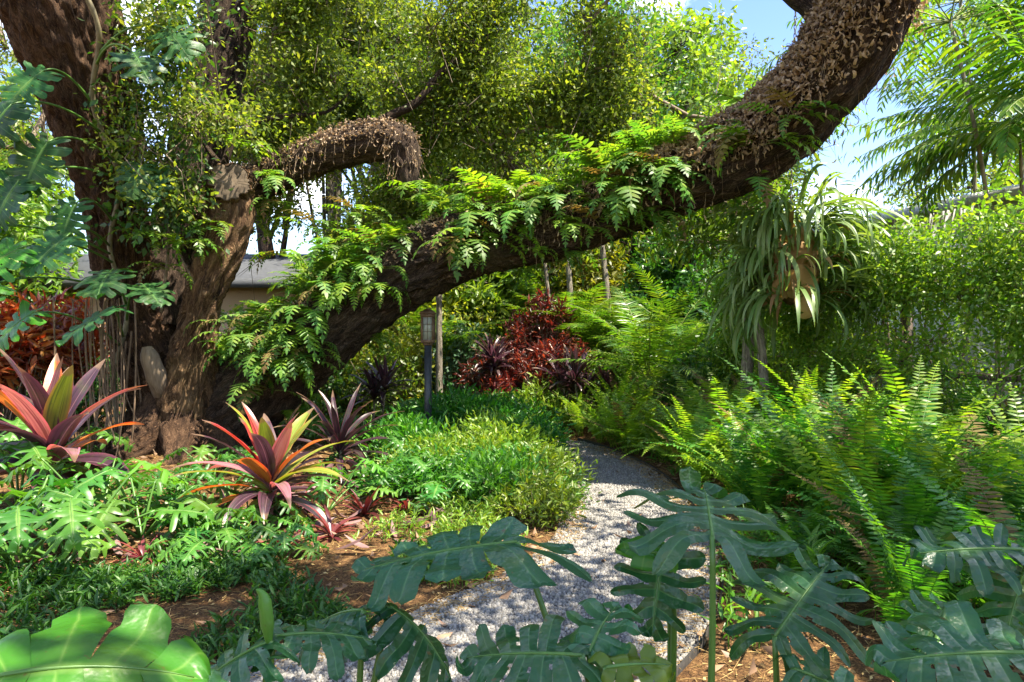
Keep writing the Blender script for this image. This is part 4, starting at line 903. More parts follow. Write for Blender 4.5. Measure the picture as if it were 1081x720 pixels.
# ================================================================== ferns living on the oak
def limb_ferns():
    r = np.random.default_rng(41); protos = [polypody_mesh(60 + i, r.integers(5, 9), .47, 9, (.6, .85, 1.0)[i % 3]) for i in range(6)] + [polypody_mesh(70 + i, r.integers(7, 10), .50, 10, .75, (.75, 1.45), PI) for i in range(3)]; dup = {}
    grp = 'lobed ferns growing on the oak'
    def place(p, n, mat, name, sc, k, label):
        t = thing(name, label, 'fern', p, math.atan2(n[1], n[0]) + r.uniform(-.3, .3), grp, sc)
        if (k, mat.name) not in dup: dup[k, mat.name] = [m.copy() for m in protos[k]]
        for i, m in enumerate(dup[k, mat.name]): link('frond', m, None if m.materials else [MAT['old_frond'] if (i * 5 + k * 3) % 17 == 3 else mat, MAT['rachis']], t)
        return t
    # along the big limb
    def want(n, t):
        return (.3 if t > .66 else 1) * (.75 if n[2] < .3 else .6) if n[1] < .6 and n[2] > -.45 else .12
    ps, ns, ts = on_surface(limb, 190, r, .10, .80, want)
    stretches = [(250, 'beside the cut stub'), (315, 'above the dark ti plant'), (375, 'left of the lantern'), (425, 'above the lantern'), (465, 'between lantern and crotons'), (505, 'above the crotons'), (560, 'above the violet ti plant'), (610, 'above the path end'), (650, 'above the areca palms'), (700, 'above the pale trunks'), (765, 'near the staghorn fern'), (860, 'beyond the staghorn fern')]
    binned = {}
    for p, n, t in zip(ps, ns, ts):
        w = p + np.array(OL); px = W / 2 + w[0] * F / w[1]
        if 415 < px < 480 and n[2] < .45: continue
        s = [b for a, b in stretches if px >= a - 1][-1] if px >= 250 else stretches[0][1]
        side = 'on top of' if n[2] > .62 else 'hanging off' if n[1] < .25 else 'behind'
        binned.setdefault((s, side), []).append((px, w, n, t))
    for (s, side), ls in sorted(binned.items()):
        ls.sort(key=lambda a: a[0])
        for i, (px, w, n, t) in enumerate(ls):
            lab = f'lobed fern {side} the oak limb {s}, {ORD[min(i, 19)]} from left' if len(ls) > 1 else f'lone lobed fern {side} the oak limb {s}'
            big = r.uniform(.55, 1.45)
            place(w, n, MAT['fern_limb'] if r.random() < .7 else MAT['fern_bright'], 'limb_fern', big, r.integers(6, 9) if n[2] > .55 and r.random() < .75 else r.integers(6), lab)
    # on trunk, stub and arm
    spots = [(185, 232, 8.5, 'bright fern on the trunk left of the cut stub, uppermost of the clump'), (165, 255, 8.5, 'bright fern on the trunk left of the stub, leftmost of the clump'), (200, 262, 8.45, 'bright fern on the trunk left of the stub, in the middle of the clump'), (178, 285, 8.5, 'bright fern on the trunk left of the stub, lowest of the clump'), (215, 240, 8.6, 'bright fern close against the left side of the cut stub'),
             (232, 340, 8.7, 'fern tucked in the fork right below the cut stub'), (255, 362, 8.75, 'fern hanging from the fork of trunk and limb'), (268, 335, 8.8, 'fern on the start of the big limb right of the stub'), (280, 372, 8.7, 'drooping fern on the lower face of the limb near the fork'),
             (285, 190, 9.1, 'small fern sitting on the broken arm near the stub'), (290, 215, 9.2, 'small fern hanging under the broken arm near the stub'), (262, 160, 9.0, 'small bright fern right of the stub top'),
             (300, 268, 8.9, 'bright fern tuft above the start of the big limb'), (330, 240, 9.0, 'tall fern tuft above the big limb beside the roof edge'), (345, 262, 8.9, 'broad fern tuft on the limb right of the roof edge'), (375, 225, 9.0, 'tall bright fern above the limb under the broken arm'), (410, 238, 8.9, 'bright fern above the limb just right of the broken arm'), (445, 205, 8.9, 'high bright fern tuft on the limb left of the red shrubs')]
    for px, py, d, lab in spots:
        place(np.array(P(px, py, d)), np.array([r.normal(0, .5), -1, .3]), MAT['fern_bright'] if 'bright' in lab else MAT['fern_limb'], 'limb_fern', r.uniform(.85, 1.25), r.integers(6), lab)
limb_ferns()

# climbing vine between the two trunks
def vine():
    r = np.random.default_rng(51); o = P(190, 200, 8.5); t = thing('climbing_vine', 'leafy vine climbing between the two oak trunks above the cut stub', 'vine', o)
    pts = []
    while len(pts) < 190:
        px, py = r.normal(185, 42), r.uniform(-10, 250)
        if abs(px - 190) < 85 and not (208 < px < 285 and (py > 130 or r.random() < .8)): pts.append(np.array(P(px, py, r.uniform(8.1, 8.75)) - o))
    pts = np.array(pts); q = QB()
    main = [np.array(P(a, b, 8.6) - o) for a, b in ((170, 330), (178, 250), (170, 170), (190, 90), (230, 20))]; C = spline(main, 8); tube(q, C, .018, 6); main2 = [np.array(P(a, b, 8.6) - o) for a, b in ((205, 300), (175, 220), (205, 140), (180, 60), (200, -20))]; C2 = spline(main2, 8); tube(q, C2, .012, 6)
    twig_web(q, np.r_[C, C2], pts, r, .006, .002); q.build('stems', MAT['twig'], t, False)
    q = QB(); clump_leaves(q, pts, .28, 13, .095, .58, r, 'oval', 1, .3, .5); q.build('leaves', MAT['tree_leaf_dark'], t)
vine()

# climbing monstera on the left trunk with its aerial roots
def climber():
    r = np.random.default_rng(61); o = P(115, 470, 8.3); o.z = 0
    t = thing('climbing_monstera', 'big split leaved monstera climbing the left oak trunk with hanging roots', 'monstera', o)
    st = [P(a, b, d) - o for a, b, d in ((128, 470, 8.75), (120, 400, 8.85), (134, 330, 8.92), (116, 260, 8.82), (126, 190, 8.60), (98, 110, 8.24), (104, 30, 7.9), (70, -40, 7.6))]
    q = QB(); C = spline([tuple(s) for s in st], 8); tube(q, C, .030 * (1 + .12 * np.sin(np.arange(len(C)) * 1.9)), 10); q.build('stem', MAT['cane'], t, True)
    q = QB()
    for i in range(40):
        a = C[r.integers(4, len(C) - 8)]; x = r.normal(0, .22); zz = min(2.0, a[2] * r.uniform(.4, .9)); b = np.array([a[0] + x, a[1] - .08 + r.normal(0, .06), zz]); m = np.array([b[0] + r.normal(.05, .12), b[1] - .05, zz * .5]); e = np.array([b[0] + r.normal(.08, .2), b[1] - .06, .02])
        tube(q, bez(b, m, e, 12), r.uniform(.005, .013), 5, cap=False)
    q.build('aerial_roots', MAT['hair_root'], t)
    # (px, py, depth, tip direction, up, length, width)
    lv = [(20, 262, 7.3, (-.5, -.5, -.5), (.2, -.6, .75), .62, .66), (70, 250, 7.5, (-.35, -.6, -.6), (0, -.7, .6), .6, .64), (35, 330, 7.4, (-.6, -.4, -.5), (-.2, -.6, .7), .55, .58), (118, 285, 7.8, (.15, -.8, -.35), (0, -.5, .85), .58, .6),
          (120, 325, 7.6, (-.75, -.45, -.45), (-.2, -.35, .9), .66, .68), (150, 300, 7.9, (.7, -.55, -.35), (.2, -.4, .9), .5, .5), (20, 190, 7.4, (-.4, -.3, -.85), (-.1, -.9, .2), .62, .6), (50, 150, 7.5, (-.3, -.35, -.9), (.1, -.9, .1), .64, .6), (12, 110, 7.3, (-.5, -.3, -.8), (-.2, -.9, .2), .6, .58),
          (45, 75, 7.6, (-.4, -.5, -.7), (.1, -.8, .4), .55, .55), (140, 55, 7.6, (.55, -.5, -.6), (.2, -.7, .5), .56, .54), (175, 30, 7.8, (.6, -.4, -.6), (.1, -.8, .4), .56, .55), (155, 180, 8.0, (.45, -.5, -.7), (.1, -.8, .5), .5, .5), (80, 215, 7.7, (-.2, -.4, -.85), (0, -.9, .2), .5, .5), (148, 175, 7.9, (.0, -.5, -.85), (.2, -.8, .4), .44, .46), (-25, 240, 7.2, (-.4, -.4, -.7), (.3, -.8, .4), .6, .6), (-10, 300, 7.0, (-.2, -.7, -.5), (.3, -.6, .7), .55, .58)]
    for i, (px, py, d, dr, up, Lf, Wf) in enumerate(lv):
        b = P(px, py, d); k = int(np.argmin(((C - np.array(b - o)) ** 2).sum(1))); k = max(0, k - 3)
        add_big_leaf(t, b, dr, up, Lf, Wf, MAT['monstera_bright'] if i in (0, 2, 16) else MAT['monstera_climb'], r, tuple(Vector(C[k]) + o), (0, -.1, .28), .011, nl=7, s0=r.uniform(.3, .45), gap=.35, droop=r.uniform(.25, .6), fold=.12, wave=.02)
climber()

# ================================================================== monsteras beside the camera
def monsteras():
    r = np.random.default_rng(71); grp = 'monstera plants round the camera'
    def plant(px, py, label): return thing('monstera', label, 'monstera', (G(px, py)[0], G(px, py)[1], 0), 0, grp)
    M, B, Y = MAT['monstera'], MAT['monstera_bright'], MAT['monstera_yellow']
    A = lambda t, px, py, d, dr, up, L_, W_, mat=M, foot=None, bend=(0, 0, .05), **k: add_big_leaf(t, P(px, py, d), dr, up, L_, W_, mat, r, tuple(foot) if foot is not None else tuple(t.location), bend, k.pop('pr', .0085), **k)
    # centre right plant: the tall leaf seen from its stalk end, and a smaller leaf hanging below
    t = thing('monstera', 'monstera on the right path edge with a tall broad leaf over the gravel', 'monstera', (.46, 1.72, .0), 0, grp)
    A(t, 752, 566, 1.72, (0.22, 0.95, 0.24), (0.08, -0.26, 0.95), 0.38, 0.46, bend=(.03, 0, .0), nl=7, s0=.45, gap=.34, droop=.22, fold=.0, wave=.04, vee=-.06)
    t = thing('monstera', 'thin monstera with one hanging leaf just left of the tall broad one', 'monstera', (.46, 2.1, .0), 0, grp)
    A(t, 700, 575, 2.0, (-0.22, -0.45, -0.75), (-0.2, -0.75, 0.55), 0.26, 0.26, M, None, (.05, 0, .2), nl=6, s0=.32, gap=.5, droop=.2, fold=.15, wave=.03)
    A(t, 706, 586, 1.95, (-.85, .1, .15), (.1, -.45, .85), .15, .11, B, None, (.05, 0, .2), nl=3, s0=.8, gap=.1, droop=.3, fold=.2, wave=.02, holes=False)
    # middle plant: long leaf pointing left with a folded heel, low leaf, yellow leaf
    t = thing('monstera', 'monstera in the middle with a long leaf stretched left across the path', 'monstera', (.22, 1.70, .0), 0, grp)
    A(t, 546, 572, 1.92, (-0.98, -0.13, -0.03), (-0.02, -0.10, 1.0), 0.46, 0.42, M, None, (.10, 0, .03), nl=7, s0=.60, gap=.25, droop=.25, fold=.0, wave=.03, vee=.03, back=.50)
    A(t, 614, 692, 1.50, (-0.97, 0.16, 0.02), (0.04, -0.28, 0.95), 0.28, 0.32, M, None, (.06, 0, .1), nl=7, s0=.45, gap=.32, droop=.3, fold=-.05, wave=.025, back=.3)
    A(t, 640, 705, 1.45, (.8, .1, .1), (-.1, -.35, .9), .15, .13, Y, None, (.02, 0, .1), nl=5, s0=.5, gap=.3, droop=.4, fold=.0, wave=.02, holes=False)
    A(t, 622, 690, 1.52, (.35, .6, .55), (-.3, -.5, .7), .18, .18, M, None, (.02, 0, .1), nl=5, s0=.5, gap=.3, droop=.9, fold=.2, wave=.03)
    # left-centre plant: dark drooping leaf, pale leaf and a rolled new leaf
    t = thing('monstera', 'monstera left of the path with a dark drooping leaf on two stalks', 'monstera', (-.42, 1.75, .0), 0, grp)
    A(t, 412, 640, 1.85, (0.72, -0.2, -0.3), (0.15, -0.05, 0.95), 0.24, 0.3, M, None, (-.03, 0, .08), nl=6, s0=.35, gap=.42, droop=.9, fold=-.1, wave=.03, vee=-.3)
    A(t, 384, 644, 1.80, (-0.6, 0.35, -0.12), (-0.1, -0.1, 0.98), 0.22, 0.26, M, None, (.0, 0, .08), nl=6, s0=.4, gap=.4, droop=.6, fold=-.1, wave=.03, vee=-.25)
    t = thing('monstera', 'monstera with pale slit leaves and a rolled bright new leaf', 'monstera', (-.55, 1.55, .0), 0, grp)
    A(t, 286, 676, 1.62, (-0.85, -0.22, -0.3), (-0.2, -0.15, 0.95), 0.26, 0.28, M, None, (-.05, 0, .08), nl=7, s0=.42, gap=.38, droop=.5, fold=-.05, wave=.02)
    A(t, 290, 672, 1.64, (0.9, 0.2, 0.08), (-0.05, -0.12, 0.98), 0.24, 0.22, M, None, (-.05, 0, .08), nl=6, s0=.45, gap=.35, droop=.5, fold=-.05, wave=.02)
    # rolled new leaf: a narrow funnel
    f = P(286, 676, 1.62) - t.location; q = QB(); pts = np.array([f + Vector((-.004, 0, -.01)), f + Vector((-.008, 0, .03)), f + Vector((-.012, 0, .07)), f + Vector((-.018, .0, .105)), f + Vector((-.03, -.01, .125))]); tube(q, spline(pts, 5), np.interp(np.linspace(0, 1, 21), [0, .3, .65, 1], [.006, .016, .015, .002]), 10); o = q.build('new_leaf', B, t, True); o['label'] = 'rolled bright green new leaf'
    # bottom left corner: large bright leaf
    t = thing('monstera', 'bright green backlit monstera leaf in the near bottom left corner', 'monstera', (-.95, 1.0, .0), 0, grp)
    A(t, -12, 716, 1.15, (0.88, 0.30, 0.10), (-0.18, -0.42, 0.88), 0.33, 0.40, B, None, (-.05, 0, .05), nl=4, s0=.62, gap=.28, droop=.75, fold=.02, wave=.02, holes=False, vee=-.05)
    A(t, 150, 728, 1.25, (.75, .5, -.15), (-.2, -.4, .9), .18, .2, M, None, (-.02, 0, .05), nl=5, s0=.6, gap=.3, droop=.4, fold=-.1)
    # right plant: upright leaf with comb-like lobes
    t = thing('monstera', 'monstera before the fern bank with an upright comb lobed leaf', 'monstera', (.72, 1.72, .0), 0, grp)
    A(t, 818, 672, 1.72, (0.62, 0.42, 0.52), (-0.36, -0.52, 0.75), 0.31, 0.34, M, None, (-.02, 0, .08), nl=8, s0=.30, gap=.42, droop=.25, fold=.0, wave=.03, back=.30, vee=-.15)
    A(t, 838, 706, 1.65, (0.6, -0.2, -0.12), (0.0, -0.25, 0.95), 0.22, 0.24, M, None, (.03, 0, .05), nl=6, s0=.45, gap=.35, droop=.5, fold=-.1, wave=.03)
    A(t, 1000, 640, 2.1, (-0.4, -0.2, -0.3), (0.1, -0.3, 0.95), 0.2, 0.22, M, None, (.1, 0, .1), nl=6, s0=.4, gap=.4, droop=.6, fold=-.1, wave=.03)
    # right edge plant
    t = thing('monstera', 'monstera at the right edge with bluish leaves reaching in over the ferns', 'monstera', (1.45, 1.72, .0), 0, grp)
    A(t, 1078, 580, 1.68, (-0.96, 0.12, 0.02), (0.0, -0.2, 0.97), 0.26, 0.3, M, None, (.05, 0, .1), nl=8, s0=.33, gap=.4, droop=.25, fold=-.05, wave=.03)
    A(t, 1085, 590, 1.7, (-0.45, -0.3, -0.6), (-0.4, -0.4, 0.75), 0.24, 0.26, M, None, (.05, 0, .1), nl=7, s0=.35, gap=.42, droop=.3, fold=-.05, wave=.03)
    t = thing('monstera', 'monstera in the near bottom right corner with one very broad glossy leaf', 'monstera', (1.12, 1.05, .0), 0, grp)
    A(t, 1100, 690, 1.25, (-0.97, 0.14, 0.0), (0.02, -0.18, 0.97), 0.29, 0.36, M, None, (.05, 0, .06), nl=7, s0=.55, gap=.28, droop=.3, fold=-.05, wave=.025)
monsteras()

# ================================================================== ti plants
def ti_plants():
    g = 'ti plants with coloured strap leaves'
    ti_plant('ti_plant', 'ti plant with orange, red and purple leaves in front of the oak limb', (-1.86, 5.35, .03), .45, 46, .70, .115, [('ti_purple', 5), ('ti_red', 2.2), ('ti_orange', 2.0), ('ti_green', 1.8), ('ti_pink', 1.2), ('ti_dark', 1)], 81, g, elev=(-.25, 1.35), curl=(.4, 1.5), skirt=.22)
    ti_plant('ti_plant', 'largest ti plant, broad purple and orange leaves at the left of the oak', (-4.05, 5.95, .05), .62, 28, .90, .20, [('ti_purple', 5), ('ti_orange', 2.6), ('ti_green', 2), ('ti_pink', .8), ('ti_dark', 1.6)], 82, g, elev=(.05, 1.4), curl=(.3, 1.3), skirt=.3)
    ti_plant('ti_plant', 'dark purple ti plant under the limb behind the orange one', (-1.80, 7.1, .05), .40, 34, .72, .075, [('ti_dark', 5), ('ti_purple', 1)], 83, g, elev=(-.1, 1.3), curl=(.5, 1.6), skirt=.2)
    for px, d, h, L_, lab, pal in ((392, 10.6, .75, .55, 'dusky ti plant under the limb left of the lantern', [('ti_dark', 2), ('ti_purple', 2)]), (605, 11.2, 1.25, .62, 'upright violet ti plant at the right end of the red shrubs', [('ti_purple', 3), ('ti_dark', 2)]), (640, 11.6, 1.0, .5, 'small dark ti plant behind the bright ferns beside the path end', [('ti_dark', 3), ('ti_purple', 1)]), (520, 11.8, 1.15, .5, 'dark violet ti plant among the red shrubs', [('ti_dark', 2), ('ti_purple', 3)])):
        p = P(px, 360, d); ti_plant('ti_plant', lab, (p.x, d, .04), h, 26, L_, .085, pal, int(px), g, split=False, canes=2)
    # bromeliads in the mulch
    r = np.random.default_rng(91)
    for i, (px, py, s, lab) in enumerate([(350, 575, 1, 'red bromeliad in the mulch below the orange ti plant'), (385, 550, 1.1, 'wine red bromeliad right of the orange ti plant'), (430, 545, .9, 'bromeliad with red tips near the path shrubs'), (470, 530, .8, 'small red bromeliad closest to the path shrubs'), (320, 545, .9, 'dusky bromeliad half under the orange ti plant'), (300, 590, .8, 'brown red bromeliad nearest the low ground cover'), (410, 525, .9, 'dark bromeliad behind the wine red one'), (25, 620, .8, 'dark bromeliad in the mulch at the left edge'), (150, 600, .8, 'purple brown bromeliad in the mulch left of centre')]):
        p = G(px, py); t = thing('bromeliad', lab, 'bromeliad', (p.x, p.y, gh(p.x, p.y)), r.uniform(0, 6), 'red bromeliads in the mulch', s); q = QB()
        for k in range(20):
            V, Q, UV = strap_leaf(r.uniform(.18, .34), r.uniform(.025, .04), r.uniform(.15, 1.2), r.uniform(.4, 1.3), k * 2.4, r, nseg=7, nx=2, vee=.4); q.add(V, Q, UV)
        q.build('leaves', MAT['brom'], t, True)
ti_plants()

# ================================================================== split leaf philodendrons on the left bed
def philodendrons():
    r = np.random.default_rng(101); protos = []; g = 'split leaf philodendrons in the left bed'
    def build(seed, n, L_, hgt):
        rr = np.random.default_rng(seed); t = thing('philodendron', 'x', 'philodendron', (0, 0, 0), 0, g)
        for i in range(n):
            az = i * 2.4 + rr.uniform(-.3, .3); e = rr.uniform(.35, 1.25); l = hgt * rr.uniform(.7, 1.15)
            b = Vector((math.cos(az) * math.cos(e), math.sin(az) * math.cos(e), math.sin(e))) * l
            d = Vector((math.cos(az), math.sin(az), -.15 + rr.uniform(-.35, .25))); up = Vector((-.35 * math.cos(az) * .6, -.35 * math.sin(az) * .6, 1))
            add_big_leaf(t, b, d, up, L_ * rr.uniform(.8, 1.15), L_ * rr.uniform(.9, 1.1), MAT['philo'], rr, (0, 0, -.02), (0, 0, .06), .006, nl=8, s0=.2, gap=.5, droop=rr.uniform(.3, .7), fold=-.05, wave=.03, ns=9, nt=4, holes=False, back=.3)
        return t
    def move(t, x, y, rot, sc, lab): t.location = (x, y, gh(x, y)); t.rotation_euler.z = rot; t.scale = (sc,) * 3; t['label'] = lab
    spots = [(505, 505, .6, 'broad lobed philodendron among the path shrubs near the camera side'), (480, 480, .7, 'lobed philodendron in the middle of the path shrubs'), (520, 470, .6, 'lobed philodendron near the far path shrubs'), (470, 540, .6, 'philodendron in front of the path shrubs beside the seedlings'), (345, 545, .7, 'small philodendron in the mulch right of the orange ti plant'), (300, 600, .55, 'small philodendron in front of the orange ti plant'), (260, 570, .55, 'small philodendron in the mulch left of the orange ti plant'), (70, 600, 1.0, 'philodendron in the mulch at the left, below the big purple ti plant'), (18, 605, 1.15, 'philodendron at the left edge beside the mulch'), (150, 575, .95, 'philodendron right of the big purple ti plant'), (105, 560, .9, 'philodendron close in front of the big purple ti plant'), (185, 540, .8, 'light green philodendron at the foot of the oak'), (20, 545, 1.1, 'tall philodendron at the left edge under the red croton'), (225, 512, .7, 'small philodendron between oak roots and orange ti plant'), (265, 500, .7, 'small philodendron under the start of the limb'),
             (425, 530, .75, 'philodendron right of the orange ti plant'), (395, 500, .8, 'philodendron behind the orange ti plant'), (450, 515, .8, 'pale philodendron beside the path shrubs'), (420, 478, .9, 'philodendron left of the lantern foot'), (465, 470, .85, 'philodendron at the lantern foot'), (375, 470, .8, 'philodendron beside the dark ti plant'), (440, 455, 1.0, 'philodendron close behind the lantern post'), (40, 500, 1.1, 'philodendron behind the big purple ti plant'), (205, 590, .5, 'tiny philodendron in the sunny patch of mulch'), (235, 600, .55, 'low flat philodendron at the edge of the ground cover'), (330, 470, .9, 'philodendron in the shade under the limb')]
    pr = [build(1, 11, .30, .42), build(2, 9, .27, .5), build(3, 13, .25, .36)]; used = [0, 0, 0]
    for i, (px, py, sc, lab) in enumerate(spots):
        p = G(px, py); sc *= 1.35; k = i % 3; t = pr[k] if not used[k] else copy_tree(pr[k]); used[k] = 1
        move(t, p.x, p.y, r.uniform(0, 6.28), sc, lab)
philodendrons()
# ================================================================== sword fern bank right of the path
def fern_bank():
    r = np.random.default_rng(111); g = 'sword ferns in the bank right of the path'
    ms = [fern_mesh(200 + i, nf, L_, 34, .105, .022, el, cu) for i, (nf, L_, el, cu) in enumerate([(20, 1.15, (.75, 1.45), (.7, 1.7)), (22, 1.25, (.95, 1.5), (.6, 1.5)), (18, 1.05, (.6, 1.4), (.9, 1.9)), (24, 1.2, (.85, 1.5), (.8, 1.8)), (20, 1.3, (1.0, 1.5), (.5, 1.3))])]
    pr = {}
    def fern(x, y, sc, bright, lab):
        k = (int(r.integers(5)), bright)
        if k not in pr:
            m = ms[k[0]] if not bright else [a.copy() for a in ms[k[0]]]; [a.materials.clear() for a in m]
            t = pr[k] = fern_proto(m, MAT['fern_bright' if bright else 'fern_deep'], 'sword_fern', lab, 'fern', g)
        else: t = copy_tree(pr[k])
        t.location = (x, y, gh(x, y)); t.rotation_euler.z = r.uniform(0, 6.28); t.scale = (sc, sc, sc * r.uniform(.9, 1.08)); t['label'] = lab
    rows = [(3.35, 'front row'), (3.95, 'second row'), (4.55, 'third row'), (5.2, 'fourth row'), (5.9, 'fifth row'), (6.65, 'sixth row'), (7.4, 'seventh row'), (8.2, 'eighth row'), (9.0, 'back row')]
    for y, row in rows:
        x = PS[np.argmin(abs(PS[:60 + 60, 1] - y)), 0] + PS[np.argmin(abs(PS[:120, 1] - y)), 2] + (.55 if y < 5 else .40 if y < 6 else .27); i = 0
        if y < 3.6: x = 1.95
        while x < min(y * .78 + .5, 3.55 + (10.5 - y) * .33) and i < 20:
            jx, jy = r.uniform(-.1, .1), r.uniform(-.2, .2); px = W / 2 + x * F / y
            bright = (px < 790 and y > 4.8) or (r.random() < .3 and y > 4.4)  # brighter leaf colour by position, partly sunlight put into the leaves
            sc = (.74 if i == 0 and y < 6 else .9 if i == 0 else 1.08) * r.uniform(.88, 1.14)
            if y < 4.2: sc *= .85
            fern(x + jx, y + jy, sc, bright, f'{"yellow green" if bright else "deep green"} sword fern, {ORD[i]} from the path in the bank\'s {row}')
            x += r.uniform(.34, .46); i += 1
    # bright ferns left of the far bend
    for px, y, sc, lab in ((648, 9.6, .8, 'bright sword fern at the outer side of the path bend'), (612, 10.6, .7, 'bright sword fern behind the path bend under the violet ti plant'), (680, 10.4, .9, 'bright sword fern below the palm clump'), (634, 10.0, .75, 'bright sword fern second along the outer side of the path bend'), (662, 9.1, .85, 'bright sword fern where the path narrows'), (598, 11.3, .7, 'bright sword fern in front of the violet ti plant'), (655, 10.8, .95, 'bright sword fern between path bend and palm clump'), (720, 10.0, .9, 'bright sword fern left of the pale trunks')):
        fern(P(px, 360, y).x, y, sc, True, lab)
fern_bank()

# ================================================================== glossy low shrubs along the left side of the path
def path_shrubs():
    r = np.random.default_rng(121); g = 'low glossy shrubs along the left side of the path'
    pr = [shrub('low_shrub', 'x', (0, 0, 0), h, rad, MAT['shrub_leaf'] if i else MAT['cover_bright'], 300 + i, 70, 26, .078, .30, 'shrub', g, 'lance', .5, .005, -.5, .12, .42) for i, (h, rad) in enumerate([(.50, .40), (.52, .44), (.45, .38)])]
    used = [0, 0, 0]
    rows = [('along the path edge', [(.25, 5.6), (.26, 6.1), (.24, 6.65), (.20, 7.15), (.16, 7.7), (.18, 8.3), (.22, 8.9), (.1, 9.5), (-.2, 10.2)]), ('in the second row from the path', [(-.12, 6.0), (-.15, 6.55), (-.25, 7.1), (-.28, 7.7), (-.25, 8.4), (-.3, 9.1), (-.5, 9.8), (-.8, 10.4)]), ('in the third row from the path', [(-.5, 6.5), (-.6, 7.2), (-.7, 7.9), (-.7, 8.6), (-.8, 9.4), (-1.1, 10.0)]), ('beside the lantern post', [(-1.05, 8.2), (-1.4, 8.7), (-.85, 9.6), (-1.5, 9.6)]), ('in the row by the philodendrons', [(-.85, 6.9), (-1.0, 7.5), (-1.25, 7.9), (-.95, 6.3)]), ('in front of the crotons', [(.05, 10.9), (-.45, 11.1), (-.95, 11.0), (.5, 11.3), (-1.5, 10.9)])]
    for row, pts in rows:
        for i, (x, y) in enumerate(pts):
            k = int(r.integers(3)); t = pr[k] if not used[k] else copy_tree(pr[k]); used[k] = 1
            t.location = (x + r.uniform(-.06, .06), y, gh(x, y)); t.rotation_euler.z = r.uniform(0, 6); s = r.uniform(.8, 1.15) * (.80 + .10 * max(0, y - 5.7)); t.scale = (s, s, s * r.uniform(.5, 1.2))
            t['label'] = f'low glossy green shrub {row}, {ORD[i]} from the camera'
path_shrubs()

# ================================================================== lantern
def lantern():
    d = 9.0; p = P(452, 360, d); t = thing('path_lantern', 'bronze box lantern on a dark square post beside the shrubs', 'lantern', (p.x, d, 0))
    post = plain_mat('post_paint', (.012, .014, .018), (.035, .04, .05), 25, .45, .5, .15); wood = plain_mat('lantern_bronze', (.08, .045, .025), (.17, .10, .06), 22, .55, .4, .3, (1, 1, .2))
    gl, nt, N = new_mat('lantern_glass'); b = N('BsdfPrincipled', i_Roughness=.22); b.inputs['Base Color'].default_value = (.55, .56, .50, 1); tr = N('BsdfTranslucent'); tr.inputs['Color'].default_value = (.75, .76, .68, 1); mx = N('MixShader'); mx.inputs[0].default_value = .5; o = N('OutputMaterial'); nt.links.new(b.outputs[0], mx.inputs[1]); nt.links.new(tr.outputs[0], mx.inputs[2]); nt.links.new(mx.outputs[0], o.inputs['Surface'])
    zb = 1.5 - (362 - 360) * d / F                       # underside of the lantern box
    q = QB(); q.box((0, 0, (zb - .03) / 2), (.088, .088, zb - .03)); q.box((0, 0, .03), (.14, .14, .06)); q.build('post', post, t)
    q = QB(); hz = .30
    q.box((0, 0, zb - .015), (.12, .12, .03)); q.box((0, 0, zb + .02), (.175, .175, .04))
    for sx in (-1, 1):
        for sy in (-1, 1): q.box((sx * .074, sy * .074, zb + .04 + hz / 2), (.027, .027, hz))
    q.box((0, 0, zb + .04 + hz + .02), (.18, .18, .04)); hs = q.build('housing', wood, t)
    for a, sx, sy in ((0, 0, -1), (0, 0, 1), (1, -1, 0), (1, 1, 0)):
        q = QB(); q.box((sx * .068, sy * .068, zb + .04 + hz / 2), (.004, .121, hz) if a else (.121, .004, hz)); pn = q.build('pane', gl, hs)
        q = QB()
        for zz in (.36, .68): q.box((sx * .073, sy * .073, zb + .04 + hz * zz), (.006, .119, .006) if a else (.119, .006, .006))
        q.box((sx * .0735, sy * .0735, zb + .04 + hz / 2), (.006, .006, hz - .002) if a else (.006, .006, hz - .002)); q.build('glazing_bar', wood, pn)
    z0 = zb + .08 + hz; q = QB(); V = [(-.105, -.105, z0 + .002), (.105, -.105, z0 + .002), (.105, .105, z0 + .002), (-.105, .105, z0 + .002), (-.105, -.105, z0 + .015), (.105, -.105, z0 + .015), (.105, .105, z0 + .015), (-.105, .105, z0 + .015), (-.045, -.045, z0 + .06), (.045, -.045, z0 + .06), (.045, .045, z0 + .06), (-.045, .045, z0 + .06)]
    q.add(V, [[3, 2, 1, 0], [0, 1, 5, 4], [1, 2, 6, 5], [2, 3, 7, 6], [3, 0, 4, 7], [4, 5, 9, 8], [5, 6, 10, 9], [6, 7, 11, 10], [7, 4, 8, 11], [8, 9, 10, 11]]); q.box((0, 0, z0 + .068), (.06, .06, .014)); q.build('roof', wood, t)
    q = QB(); tube(q, [(0, 0, zb + .042), (0, 0, zb + .12)], .02, 10); hb = q.build('lamp_holder', post, t, True)
    q = QB(); tube(q, [(0, 0, zb + .12), (0, 0, zb + .14), (0, 0, zb + .18), (0, 0, zb + .21)], [.016, .028, .03, .01], 12); q.build('bulb', plain_mat('bulb_glass', (.7, .7, .66), (.8, .8, .76), 5, .2, .5, 0), hb, True)
lantern()

